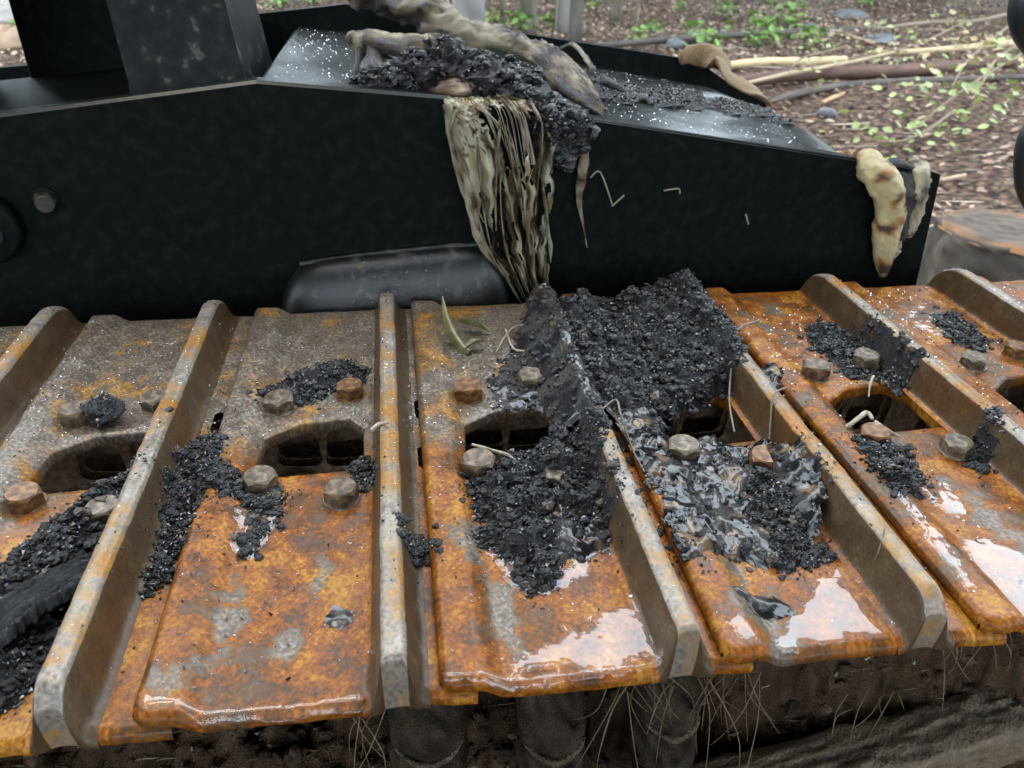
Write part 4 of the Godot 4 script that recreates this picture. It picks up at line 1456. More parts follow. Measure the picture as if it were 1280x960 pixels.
	blob(b2, Vector3(-0.323, 0.012, -0.369), Vector3(0.017, 0.012, 0.021), 0.35, 40.0, flat_color(Color(0.02, 0.021, 0.024), 0.5), 12, 16, 0.4)
	var chip_o := thing("char_chip", "angular black chip standing between bolts above the left hole", "char chip")
	var chip_m := to_mesh(b2)
	part("chip", chip_m, M.char, chip_o)
	var chip_a := chip_m.surface_get_arrays(0)
	crumbs_on(chip_o, chip_a[Mesh.ARRAY_VERTEX], chip_a[Mesh.ARRAY_NORMAL], 700, 0.0008, 0.003)
	# loose grains all over
	var pl := []
	var cl := []
	for k in 900:
		var x := rng.randf_range(-0.5, 0.95)
		var z := rng.randf_range(-0.58, -0.02)
		var s := rng.randf_range(0.0007, 0.0026)
		if in_hole(x, z): continue
		pl.append(Transform3D(Basis.from_euler(Vector3(rng.randf(), rng.randf() * 6, rng.randf())).scaled(Vector3.ONE * s), Vector3(x, surf(x, z) + s * 0.3, z)))
		var gq := rng.randf_range(0.01, 0.08)
		cl.append(Color(gq, gq * 0.9, gq * 0.8))
	scatter("loose_grains", crumb_meshes[0], M.crumb, pl, cl, self, "tiny dark grains scattered over the rusty shoes", "grains")


func in_hole(x: float, z: float) -> bool:
	if z < -0.36 or z > -0.24: return false
	var hole := PackedVector2Array(HOLE)
	for l in LIPS:
		if x > l and x < l + 0.15 and hole_sd(x - l, z, hole) < 0.002: return true
	return false


# ------------------------------------------------------------------ melted foam
func foam_color(p: Vector3, burnt: float, s := 1.0) -> Color:
	burnt += 0.06
	var a := n_low.get_noise_3d(p.x * 2.5, p.y * 2.5, p.z * 2.5)
	var m := n_mid.get_noise_3d(p.x * 0.8, p.y * 0.8, p.z * 0.8)
	var f := n_fine.get_noise_3d(p.x, p.y, p.z)
	var c := Color(0.42, 0.36, 0.24).lerp(Color(0.19, 0.125, 0.06), smoothstep(-0.15, 0.4, a + m * 0.5 + burnt))
	c = c.lerp(Color(0.03, 0.022, 0.016), smoothstep(0.25, 0.6, a * 0.8 + m * 0.9 + f * 0.3 + burnt))
	return c * (0.8 + 0.5 * f) * s


func build_foam() -> void:
	# sheet hanging over the side plate
	var t := thing("hanging_foam_sheet", "melted cream and brown foam sheet hanging in strings down the black plate", "melted foam", Vector3.ZERO)
	var edgeL := [Vector3(0.052, 0.255, -0.7), Vector3(0.049, 0.251, -0.66), Vector3(0.047, 0.244, -0.645), Vector3(0.053, 0.215, -0.645), Vector3(0.065, 0.165, -0.645), Vector3(0.078, 0.112, -0.645), Vector3(0.095, 0.061, -0.645), Vector3(0.121, 0.025, -0.645), Vector3(0.149, -0.022, -0.645)]
	var edgeR := [Vector3(0.148, 0.254, -0.7), Vector3(0.161, 0.248, -0.66), Vector3(0.171, 0.238, -0.645), Vector3(0.186, 0.218, -0.645), Vector3(0.188, 0.178, -0.645), Vector3(0.186, 0.125, -0.645), Vector3(0.186, 0.069, -0.645), Vector3(0.186, 0.022, -0.645), Vector3(0.188, -0.024, -0.645)]
	var L := smooth_path(edgeL, 12)
	var R := smooth_path(edgeR, 12)
	var nu := 64
	var nv := L.size()
	var v := PackedVector3Array()
	var c := PackedColorArray()
	var keep := PackedByteArray()
	for j in nv:
		var tj := float(j) / (nv - 1)
		for i in nu:
			var s := float(i) / (nu - 1)
			var p: Vector3 = (L[j] as Vector3).lerp(R[j], s + 0.05 * (n_mid.get_noise_2d(tj * 0.35, 1.0) * (1.0 - s) + n_mid.get_noise_2d(tj * 0.35, 7.0) * s))
			var sw := s + 0.05 * n_low.get_noise_2d(tj * 0.3, s * 0.2)
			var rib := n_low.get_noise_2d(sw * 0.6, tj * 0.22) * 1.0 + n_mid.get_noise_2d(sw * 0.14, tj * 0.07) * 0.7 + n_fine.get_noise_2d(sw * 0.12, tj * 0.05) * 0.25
			p.z += 0.016 * rib * (0.35 + 0.8 * smoothstep(0.2, 0.7, s * 0.6 + tj)) + 0.012 * sin(s * PI) * (1.0 - 0.4 * tj)
			p.z = maxf(p.z, -0.6575)
			p.y += n_low.get_noise_2d(s, tj) * 0.004
			v.append(p)
			var spots := smoothstep(0.18, 0.32, n_fine.get_noise_2d(s * 0.16, tj * 0.24)) if s < 0.4 and tj < 0.45 else 0.0
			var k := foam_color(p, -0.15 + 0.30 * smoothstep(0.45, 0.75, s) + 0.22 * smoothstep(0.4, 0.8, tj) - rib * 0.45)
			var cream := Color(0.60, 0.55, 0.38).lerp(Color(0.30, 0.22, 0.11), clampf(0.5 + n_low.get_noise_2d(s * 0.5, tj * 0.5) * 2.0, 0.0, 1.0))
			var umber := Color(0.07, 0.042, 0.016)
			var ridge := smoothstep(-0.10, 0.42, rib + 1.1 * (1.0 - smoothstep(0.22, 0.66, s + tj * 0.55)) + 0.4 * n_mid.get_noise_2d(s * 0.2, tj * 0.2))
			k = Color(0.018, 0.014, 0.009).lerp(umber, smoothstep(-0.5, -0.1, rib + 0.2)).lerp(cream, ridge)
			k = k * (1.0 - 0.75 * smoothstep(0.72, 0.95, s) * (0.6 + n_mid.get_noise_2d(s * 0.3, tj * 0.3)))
			k.a = 1.0
			k = k.lerp(Color(0.025, 0.02, 0.012), spots)
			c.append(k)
			var hx := Vector2((s - 0.60) / 0.19, (tj - 0.33) / 0.14).length() + n_mid.get_noise_2d(s * 0.22, tj * 0.14) * 0.9
			var hy := Vector2((s - 0.28) / 0.05, (tj - 0.74) / 0.13).length() + n_mid.get_noise_2d(s * 0.3 + 3.0, tj * 0.2) * 0.5
			var gap := n_mid.get_noise_2d(sw * 0.32 + 5.0, tj * 0.10) > 0.36 and tj > 0.55 or tj > 0.965 + 0.08 * n_mid.get_noise_2d(s, 0.5)
			keep.append(0 if hx < 1.1 or hy < 1.0 or gap else 1)
	var idx := PackedInt32Array()
	for j in nv - 1:
		for i in nu - 1:
			var a := j * nu + i
			if keep[a] and keep[a + 1] and keep[a + nu] and keep[a + nu + 1]:
				idx.append_array([a, a + 1, a + nu + 1, a, a + nu + 1, a + nu])
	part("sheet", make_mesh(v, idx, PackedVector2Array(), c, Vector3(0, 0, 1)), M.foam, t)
	# strings
	var b := Buf.new()
	for k in 14:
		var s := rng.randf_range(0.02, 0.98)
		var t0 := rng.randf_range(0.0, 0.55)
		var t1 := minf(t0 + rng.randf_range(0.25, 0.6), 1.0)
		var ds := rng.randf_range(-0.4, 0.4)
		var path := []
		var rad := []
		for q in 6:
			var tt := lerpf(t0, t1, q / 5.0)
			var jj := int(tt * (nv - 1))
			var p: Vector3 = (L[jj] as Vector3).lerp(R[jj], clampf(s + ds * q / 5.0, 0.0, 1.0))
			p.z += 0.008 + 0.012 * sin(s * PI) * (1.0 - 0.4 * tt) + rng.randf_range(-0.003, 0.003)
			path.append(p)
			rad.append(rng.randf_range(0.0005, 0.0026) * (0.5 if q in [0, 5] else 1.0))
		tube(b, path, rad, 6, func(p, _t, _a): return foam_color(p, 0.1, 0.8), 0.3)
	for k in 14:
		var s := rng.randf_range(0.5, 0.78)
		var path := []
		for q in 3:
			var jj := int(lerpf(0.12, 0.5, q / 2.0) * (nv - 1))
			path.append((L[jj] as Vector3).lerp(R[jj], s + rng.randf_range(-0.02, 0.02)) + Vector3(0, 0, 0.008))
		tube(b, path, [0.0007, 0.0004, 0.0007], 5, flat_color(Color(0.4, 0.36, 0.25), 0.2))
	part("strings", to_mesh(b), M.foam, t)
	# thick left hem of the sheet
	var bh := Buf.new()
	tube(bh, [Vector3(0.051, 0.249, -0.64), Vector3(0.056, 0.206, -0.64), Vector3(0.069, 0.156, -0.64), Vector3(0.081, 0.108, -0.64), Vector3(0.096, 0.061, -0.64), Vector3(0.127, 0.021, -0.64)], [0.006, 0.008, 0.008, 0.007, 0.006, 0.004], 12, func(p, _t, _a): return foam_color(p, -0.1, 1.0), 0.4, 30.0, 0.8, Vector3(0, 0, 1))
	part("hem", to_mesh(bh), M.foam, t)

	# strand slung across the top of the frame
	var st := thing("foam_strand", "long twisted brown foam strand slung across the top of the frame", "melted foam", Vector3.ZERO)
	var bs := Buf.new()
	tube(bs, [Vector3(-0.065, 0.344, -0.98), Vector3(-0.018, 0.337, -0.96), Vector3(0.033, 0.328, -0.93), Vector3(0.072, 0.299, -0.9), Vector3(0.116, 0.291, -0.88), Vector3(0.161, 0.289, -0.86), Vector3(0.187, 0.278, -0.82), Vector3(0.206, 0.256, -0.78), Vector3(0.23, 0.239, -0.73), Vector3(0.256, 0.225, -0.69)], [0.024, 0.028, 0.031, 0.031, 0.024, 0.019, 0.016, 0.013, 0.010, 0.003], 24, func(p, tt, a): return foam_color(p, 0.15 + 0.3 * sin(a + tt * 9.0), 0.75), 0.4, 30.0, 0.75, Vector3(0.2, 1, 0.5), 6)
	part("strand", to_mesh(bs), M.foam, st)
	var wv := PackedVector3Array()
	var wc := PackedColorArray()
	var w0 := [Vector3(0.174, 0.285, -0.87), Vector3(0.189, 0.263, -0.8), Vector3(0.212, 0.244, -0.75), Vector3(0.255, 0.222, -0.685)]
	var w1 := [Vector3(0.232, 0.279, -0.86), Vector3(0.25, 0.265, -0.82), Vector3(0.263, 0.244, -0.77), Vector3(0.262, 0.224, -0.685)]
	var A := smooth_path(w0, 10)
	var B := smooth_path(w1, 10)
	for j in A.size():
		for i in 20:
			var s := i / 19.0
			var p: Vector3 = (A[j] as Vector3).lerp(B[j], s)
			p += Vector3(0, 1, 0.4) * (0.010 * sin(s * PI) + 0.006 * n_mid.get_noise_2d(s * 0.3, j * 0.002))
			wv.append(p)
			wc.append(foam_color(p, 0.1, 0.75))
	part("wing", make_mesh(wv, grid_index(20, A.size()), PackedVector2Array(), wc, Vector3(0, 1, 1)), M.foam, st)
	var bf := Buf.new()
	tube(bf, [Vector3(0.23, 0.282, -0.85), Vector3(0.248, 0.287, -0.85), Vector3(0.259, 0.277, -0.83), Vector3(0.267, 0.265, -0.81), Vector3(0.269, 0.256, -0.8)], [0.004, 0.006, 0.005, 0.006, 0.002], 10, func(p, _t, _a): return foam_color(p, 0.15, 0.8), 0.5, 60.0, 0.5)
	part("curl", to_mesh(bf), M.foam, st)

	# rolled foam piece standing at the left
	var rl := thing("foam_roll", "rolled cream foam piece with charred foot on the cover, left of the strand", "melted foam", Vector3.ZERO)
	var br := Buf.new()
	tube(br, [Vector3(-0.064, 0.3, -0.8), Vector3(-0.032, 0.299, -0.77), Vector3(-0.001, 0.295, -0.76), Vector3(0.03, 0.296, -0.77), Vector3(0.056, 0.302, -0.8)], [0.012, 0.018, 0.019, 0.016, 0.007], 18, func(p, _t, a): return foam_color(p, -0.05 + 0.3 * cos(a), 1.0), 0.25, 28.0, 0.9, Vector3.UP, 6)
	part("roll", to_mesh(br), M.foam, rl)
	var ft := Buf.new()
	tube(ft, [Vector3(-0.052, 0.29, -0.785), Vector3(-0.056, 0.276, -0.75), Vector3(-0.066, 0.259, -0.7)], [0.012, 0.012, 0.008], 12, flat_color(Color(0.03, 0.024, 0.02), 0.6), 0.3, 30.0, 0.5, Vector3(1, 0, 0.2))
	tube(ft, [Vector3(-0.025, 0.282, -0.77), Vector3(-0.034, 0.269, -0.73), Vector3(-0.042, 0.259, -0.69)], [0.022, 0.024, 0.016], 14, flat_color(Color(0.045, 0.035, 0.028), 0.6), 0.3, 30.0, 0.5, Vector3(0.2, 0, 1))
	tube(ft, [Vector3(0.024, 0.288, -0.77), Vector3(0.024, 0.276, -0.745)], [0.007, 0.005], 10, flat_color(Color(0.28, 0.21, 0.11), 0.4), 0.3)
	part("charred_foot", to_mesh(ft), M.char, rl)

	# pile of char spilling over the frame's edge
	var pile := thing("char_pile", "pile of glossy black char spilling over the frame edge above the foam sheet", "char heap", Vector3.ZERO, "charred debris on the frame")
	var bp := Buf.new()
	var cc := func(p: Vector3, _t, _a):
		var m := n_mid.get_noise_3d(p.x, p.y, p.z)
		var col := Color(0.014, 0.014, 0.016).lerp(Color(0.06, 0.05, 0.045), smoothstep(0.1, 0.5, m))
		return col * (0.9 + 0.6 * n_fine.get_noise_3d(p.x, p.y, p.z))
	var lumps := [[Vector3(0.017, 0.271, -0.72), Vector3(0.035, 0.022, 0.03)], [Vector3(0.059, 0.277, -0.74), Vector3(0.035, 0.026, 0.035)], [Vector3(0.099, 0.264, -0.72), Vector3(0.035, 0.022, 0.035)], [Vector3(0.087, 0.245, -0.71), Vector3(0.03, 0.016, 0.03)], [Vector3(0.138, 0.244, -0.7), Vector3(0.034, 0.016, 0.035)], [Vector3(0.171, 0.228, -0.69), Vector3(0.034, 0.016, 0.034)], [Vector3(0.198, 0.219, -0.675), Vector3(0.034, 0.018, 0.03)], [Vector3(0.201, 0.197, -0.655), Vector3(0.024, 0.022, 0.015)], [Vector3(0.183, 0.211, -0.652), Vector3(0.02, 0.02, 0.012)], [Vector3(0.217, 0.208, -0.652), Vector3(0.016, 0.02, 0.012)], [Vector3(0.203, 0.18, -0.65), Vector3(0.010, 0.012, 0.008)], [Vector3(-0.024, 0.267, -0.7), Vector3(0.03, 0.012, 0.02)], [Vector3(0.147, 0.257, -0.76), Vector3(0.03, 0.012, 0.03)], [Vector3(0.246, 0.21, -0.72), Vector3(0.02, 0.008, 0.02)]]
	for l in lumps: blob(bp, l[0], l[1], 0.6, 60.0, cc, 20, 28)
	var pm := to_mesh(bp)
	part("mass", pm, M.char, pile)
	var arr := pm.surface_get_arrays(0)
	crumbs_on(pile, arr[Mesh.ARRAY_VERTEX], arr[Mesh.ARRAY_NORMAL], 9000, 0.0013, 0.0055)
	clods_on(pile, "char_clods", M.clod, arr[Mesh.ARRAY_VERTEX], arr[Mesh.ARRAY_NORMAL], 900, 0.003, 0.011, char_tint)
	var pk := Buf.new()
	blob(pk, Vector3(0.063, 0.256, -0.69), Vector3(0.03, 0.012, 0.018), 0.4, 40.0, func(p, _t, _a): return foam_color(p, 0.05, 0.9) * Color(1.0, 0.85, 0.85), 12, 16)
	blob(pk, Vector3(0.077, 0.272, -0.735), Vector3(0.018, 0.010, 0.014), 0.4, 40.0, func(p, _t, _a): return foam_color(p, 0.0, 0.9) * Color(1.0, 0.8, 0.75), 12, 16)
	part("pink_foam", to_mesh(pk), M.foam, pile)
	# tan tail hanging right of the pile
	var tl := Buf.new()
	tube(tl, [Vector3(0.229, 0.194, -0.65), Vector3(0.227, 0.17, -0.65), Vector3(0.225, 0.144, -0.65), Vector3(0.224, 0.122, -0.65), Vector3(0.231, 0.091, -0.65), Vector3(0.24, 0.054, -0.65)], [0.004, 0.007, 0.006, 0.004, 0.0015, 0.0005], 10, func(p, _t, _a): return foam_color(p, 0.08, 0.9), 0.35, 40.0, 0.5, Vector3(0, 0, 1))
	solo("foam_tail", to_mesh(tl), M.foam, "thin tan foam tail hanging alone on the black plate right of the char pile", "melted foam")
	# dark curled strip on the cover and thin char crust
	var cv := Buf.new()
	tube(cv, [Vector3(0.329, 0.221, -0.98), Vector3(0.329, 0.219, -0.94), Vector3(0.349, 0.211, -0.92), Vector3(0.359, 0.205, -0.9), Vector3(0.38, 0.202, -0.89), Vector3(0.384, 0.198, -0.87)], [0.004, 0.007, 0.006, 0.008, 0.006, 0.003], 10, flat_color(Color(0.02, 0.02, 0.02), 0.5), 0.5)
	solo("char_shred", to_mesh(cv), M.char, "black curled shred lying on the wet cover right of the strand", "char shred")
	var crust := Buf.new()
	for k in 70:
		var s := rng.randf()
		var px := lerpf(0.24, 0.63, s)
		var pz := -0.86 - 0.12 * sin(s * 2.4) + rng.randfn(0.0, 0.045)
		blob(crust, Vector3(px, top_line(px) - 0.003, pz), Vector3(rng.randf_range(0.012, 0.03), rng.randf_range(0.003, 0.007), rng.randf_range(0.012, 0.03)), 0.4, 40.0, cc, 8, 12)
	var cth := thing("char_crust", "thin black crust along the right end of the wet cover", "char crust", Vector3.ZERO, "charred debris on the frame")
	var cm := to_mesh(crust)
	part("mass", cm, M.char, cth)
	var ca := cm.surface_get_arrays(0)
	crumbs_on(cth, ca[Mesh.ARRAY_VERTEX], ca[Mesh.ARRAY_NORMAL], 9000, 0.0013, 0.005)
	# cream foam roll over the right end of the frame
	var rr := thing("foam_roll", "cream and orange scorched foam roll hanging over the right end of the plate", "melted foam", Vector3.ZERO)
	var b2 := Buf.new()
	var scorched := func(p: Vector3, tt: float, a: float):
		var m := 0.06 + n_low.get_noise_3d(p.x * 2.2, p.y * 2.2, p.z * 2.2) * 1.2 + 0.5 * n_mid.get_noise_3d(p.x * 0.8, p.y * 0.8, p.z * 0.8)
		var col := Color(0.56, 0.46, 0.24).lerp(Color(0.42, 0.18, 0.035), smoothstep(0.02, 0.3, m))
		col = col.lerp(Color(0.06, 0.028, 0.012), smoothstep(0.22, 0.46, m + 0.25 * smoothstep(0.35, 0.6, tt) * n_mid.get_noise_3d(p.x * 0.5, p.y * 0.5, p.z) + 0.3 * smoothstep(0.9, 1.0, tt)))
		return col * (0.9 + 0.3 * n_fine.get_noise_3d(p.x, p.y, p.z))
	tube(b2, [Vector3(0.6, 0.159, -0.7), Vector3(0.621, 0.16, -0.685), Vector3(0.634, 0.16, -0.66), Vector3(0.654, 0.138, -0.642), Vector3(0.672, 0.105, -0.638), Vector3(0.68, 0.068, -0.64), Vector3(0.69, 0.029, -0.645), Vector3(0.701, -0.008, -0.65)], [0.007, 0.012, 0.020, 0.0225, 0.0205, 0.0195, 0.016, 0.006], 32, scorched, 0.2, 24.0, 0.85, Vector3(0, 0, 1), 8)
	part("roll", to_mesh(b2), M.foam, rr)
	var b3 := Buf.new()
	tube(b3, [Vector3(0.684, 0.148, -0.69), Vector3(0.696, 0.145, -0.668), Vector3(0.701, 0.116, -0.648), Vector3(0.704, 0.081, -0.645), Vector3(0.711, 0.049, -0.648)], [0.009, 0.013, 0.013, 0.011, 0.005], 18, flat_color(Color(0.03, 0.027, 0.026), 0.8), 0.5, 40.0, 0.7, Vector3(0, 0, 1), 6)
	part("charred_core", to_mesh(b3), M.char, rr)
	var b4 := Buf.new()
	tube(b4, [Vector3(0.721, 0.157, -0.69), Vector3(0.721, 0.148, -0.665), Vector3(0.718, 0.121, -0.647), Vector3(0.721, 0.084, -0.645), Vector3(0.722, 0.054, -0.648)], [0.009, 0.014, 0.013, 0.011, 0.004], 16, func(p, _t, _a): return foam_color(p, -0.02, 1.1), 0.5, 40.0, 0.6, Vector3(0, 0, 1), 6)
	tube(b4, [Vector3(0.708, 0.049, -0.648), Vector3(0.71, 0.034, -0.648), Vector3(0.706, 0.022, -0.648)], [0.004, 0.006, 0.003], 10, func(p, _t, _a): return foam_color(p, -0.1, 1.0), 0.3)
	part("outer_fold", to_mesh(b4), M.foam, rr)
	# little straws stuck to the black plate
	for a in [[[Vector3(0.239, 0.15, -0.657), Vector3(0.252, 0.157, -0.657), Vector3(0.272, 0.113, -0.657)], "bent straw stuck to the black plate right of the tail"], [[Vector3(0.272, 0.11, -0.657), Vector3(0.288, 0.125, -0.657)], "short straw stuck low on the black plate"], [[Vector3(0.343, 0.13, -0.657), Vector3(0.363, 0.132, -0.657), Vector3(0.366, 0.125, -0.657)], "pale wood chip stuck to the middle of the black plate"], [[Vector3(0.467, 0.093, -0.657), Vector3(0.474, 0.078, -0.657)], "tiny tan splinter on the black plate near the right"]]:
		var bq := Buf.new()
		var pts: Array = a[0]
		var rd := []
		for q in pts: rd.append(0.0012)
		tube(bq, pts, rd, 6, flat_color(Color(0.22, 0.18, 0.12), 0.4))
		solo("straw", to_mesh(bq), M.thread, a[1], "straw")


# ------------------------------------------------------------------ leaf, twigs, threads
func leaf_strip(path: Array, widths: Array, side: Vector3, cup: float, col: Callable) -> ArrayMesh:
	var P := smooth_path(path, 8)
	var Wd := smooth_path(widths, 8)
	var v := PackedVector3Array()
	var c := PackedColorArray()
	var nu := 9
	for j in P.size():
		var tan: Vector3 = ((P[mini(j + 1, P.size() - 1)] as Vector3) - P[maxi(j - 1, 0)]).normalized()
		var s := (side - tan * side.dot(tan)).normalized()
		var n := s.cross(tan).normalized()
		for i in nu:
			var u := -1.0 + 2.0 * i / (nu - 1)
			var p: Vector3 = P[j] + s * u * Wd[j] + n * cup * Wd[j] * (u * u) + n * 0.06 * Wd[j] * sin(j * 1.3 + absf(u) * 5.0)
			v.append(p)
			c.append(col.call(p, u))
	return make_mesh(v, grid_index(nu, P.size()), PackedVector2Array(), c, Vector3.UP)


func build_small_things() -> void:
	var lf := thing("curled_leaf", "dried olive green curled leaf lying on the grey shoe", "leaf", Vector3.ZERO)
	var lc := func(p: Vector3, u: float):
		var k := 0.85 + 0.5 * n_mid.get_noise_3d(p.x * 2.0, p.y, p.z)
		return Color(0.14 * k, 0.13 * k, 0.055 * k).lerp(Color(0.36, 0.33, 0.2), 0.7 if absf(u) < 0.15 else 0.0)
	var P1 := [Vector3(0.031, 0.052, -0.518), Vector3(0.034, 0.038, -0.503), Vector3(0.04, 0.022, -0.487), Vector3(0.05, 0.01, -0.472), Vector3(0.058, 0.007, -0.461)]
	part("blade", leaf_strip(P1, [0.001, 0.004, 0.0065, 0.007, 0.0025], Vector3(1, 0.1, -0.3), 1.7, lc), M.veg, lf)
	var P2 := [Vector3(0.049, 0.014, -0.523), Vector3(0.061, 0.012, -0.517), Vector3(0.075, 0.01, -0.511), Vector3(0.086, 0.008, -0.501)]
	part("blade", leaf_strip(P2, [0.004, 0.007, 0.006, 0.0015], Vector3(0, 0.5, 1), 1.0, lc), M.veg, lf)
	var P3 := [Vector3(0.053, 0.006, -0.467), Vector3(0.065, 0.009, -0.472), Vector3(0.077, 0.01, -0.477)]
	part("blade", leaf_strip(P3, [0.003, 0.007, 0.002], Vector3(0.2, 0.3, 1), 0.8, lc), M.veg, lf)
	var twigs := [
		[[Vector3(0.415, 0.004, -0.253), Vector3(0.43, 0.012, -0.258), Vector3(0.45, 0.016, -0.268), Vector3(0.449, 0.016, -0.256)], 0.0026, "bent peeled twig lying at the clear oblong hole, its longer piece"],
		[[Vector3(0.45, 0.014, -0.254), Vector3(0.459, 0.01, -0.244), Vector3(0.47, 0.006, -0.237)], 0.0026, "shorter peeled twig piece between the hole and its near bolts"],
		[[Vector3(0.502, 0.012, -0.343), Vector3(0.491, 0.01, -0.33), Vector3(0.484, 0.002, -0.317)], 0.0014, "thin pale rootlet hanging over the far rim of the oblong hole"],
		[[Vector3(-0.053, 0.034, -0.269), Vector3(-0.045, 0.04, -0.27), Vector3(-0.036, 0.045, -0.264)], 0.0020, "small tan twig stub leaning on the narrow grouser"],
		[[Vector3(0.042, 0.005, -0.275), Vector3(0.057, 0.008, -0.261), Vector3(0.075, 0.005, -0.253), Vector3(0.081, 0.004, -0.241)], 0.0016, "thin dark twig across the near edge of the middle hole"],
		[[Vector3(0.089, 0.004, -0.459), Vector3(0.115, 0.01, -0.507), Vector3(0.15, 0.006, -0.524), Vector3(0.169, 0.012, -0.528)], 0.0007, "thin twig beside the curled leaf, pointing at the melted grouser"],
		[[Vector3(0.108, 0.004, -0.515), Vector3(0.111, 0.004, -0.464), Vector3(0.131, 0.004, -0.458)], 0.0014, "short green stem right of the curled leaf"],
	]
	for a in twigs:
		var b := Buf.new()
		var rd := []
		for q in a[0]: rd.append(a[1])
		rd[rd.size() - 1] *= 0.6
		tube(b, a[0], rd, 8, flat_color(Color(0.30, 0.26, 0.20), 0.5), 0.25, 60.0)
		solo("twig", to_mesh(b), M.wood, a[2], "twig")
	var threads := [
		[[Vector3(0.401, 0.042, -0.434), Vector3(0.362, 0.045, -0.408), Vector3(0.341, 0.03, -0.366), Vector3(0.32, 0.012, -0.314), Vector3(0.308, 0.004, -0.267)], "melted thread dropping from the heap to the dark hole"],
		[[Vector3(0.33, 0.006, -0.234), Vector3(0.336, 0.03, -0.254), Vector3(0.343, 0.046, -0.269), Vector3(0.362, 0.046, -0.279)], "wire-thin thread hooked over the fifth grouser"],
		[[Vector3(0.331, 0.02, -0.202), Vector3(0.339, 0.035, -0.199), Vector3(0.341, 0.046, -0.196)], "short thread on the fifth grouser below the hooked one"],
		[[Vector3(0.346, 0.044, -0.073), Vector3(0.338, 0.03, -0.062), Vector3(0.339, 0.004, -0.066)], "fine thread slanting down from the fifth grouser's near half"],
		[[Vector3(0.165, 0.046, -0.261), Vector3(0.181, 0.05, -0.27), Vector3(0.181, 0.045, -0.249), Vector3(0.189, 0.02, -0.231), Vector3(0.194, 0.012, -0.204)], "melted cord looping over the cut end of the middle grouser"],
	]
	for a in threads:
		var b := Buf.new()
		var rd := []
		for q in a[0]: rd.append(0.0006 if a[1].begins_with("fine") or a[1].begins_with("short") else 0.0011)
		tube(b, a[0], rd, 6, flat_color(Color(0.12, 0.10, 0.08), 0.5))
		solo("melted_thread", to_mesh(b), M.thread, a[1], "thread")


# ------------------------------------------------------------------ water
func drop_mesh() -> ArrayMesh:
	var b := Buf.new()
	var seg := 10
	var rings := 4
	for j in rings + 1:
		var ph := PI / 2 * j / rings
		for a in seg:
			var th := TAU * a / seg
			b.v.append(Vector3(cos(ph) * cos(th), 0.6 * sin(ph), cos(ph) * sin(th)))
			b.c.append(Color.WHITE)
	for j in rings:
		for a in seg:
			var i0 := j * seg + a
			var i1 := j * seg + (a + 1) % seg
			b.i.append_array([i0, i1, i1 + seg, i0, i1 + seg, i0 + seg])
	var mid := b.v.size()
	b.v.append(Vector3.ZERO)
	for a in seg: b.i.append_array([mid, (a + 1) % seg, a])
	return make_mesh(b.v, b.i, PackedVector2Array(), PackedColorArray(), Vector3.UP)


func puddle(label: String, outline: PackedVector2Array, tall: float, ripple: float, rag := 0.006, level := false) -> void:
	var x0 := 1e9
	var x1 := -1e9
	var z0 := 1e9
	var z1 := -1e9
	for p in outline:
		x0 = minf(x0, p.x)
		x1 = maxf(x1, p.x)
		z0 = minf(z0, p.y)
		z1 = maxf(z1, p.y)
	var sd := func(x: float, z: float) -> float:
		return sd_poly(outline, x, z) + rag * (n_mid.get_noise_2d(x + 2.0, z) * 1.4 + n_fine.get_noise_2d(x * 0.5, z * 0.5) * 0.5)
	var r := region(x0 - 0.008, x1 + 0.008, z0 - 0.008, z1 + 0.008, 0.0022, sd)
	var v := PackedVector3Array()
	var mean := 0.0
	for p in r.p: mean += surf(p.x, p.y) / r.p.size()
	for i in r.p.size():
		var p: Vector2 = r.p[i]
		var d: float = -r.d[i]
		var y := (mean if level else surf(p.x, p.y)) + 0.0002 + tall * (1.0 - exp(-maxf(d, 0.0) / 0.0028)) + 0.0004
		y += ripple * (n_mid.get_noise_2d(p.x * 1.6, p.y * 1.6))
		if d < 0.0002: y = surf(p.x, p.y) - 0.0008
		v.append(Vector3(p.x, y, p.y))
	if r.i.size() == 0: return
	solo("puddle", make_mesh(v, r.i, PackedVector2Array(), PackedColorArray(), Vector3.UP), M.water, label, "puddle", "rain water standing on the shoes")


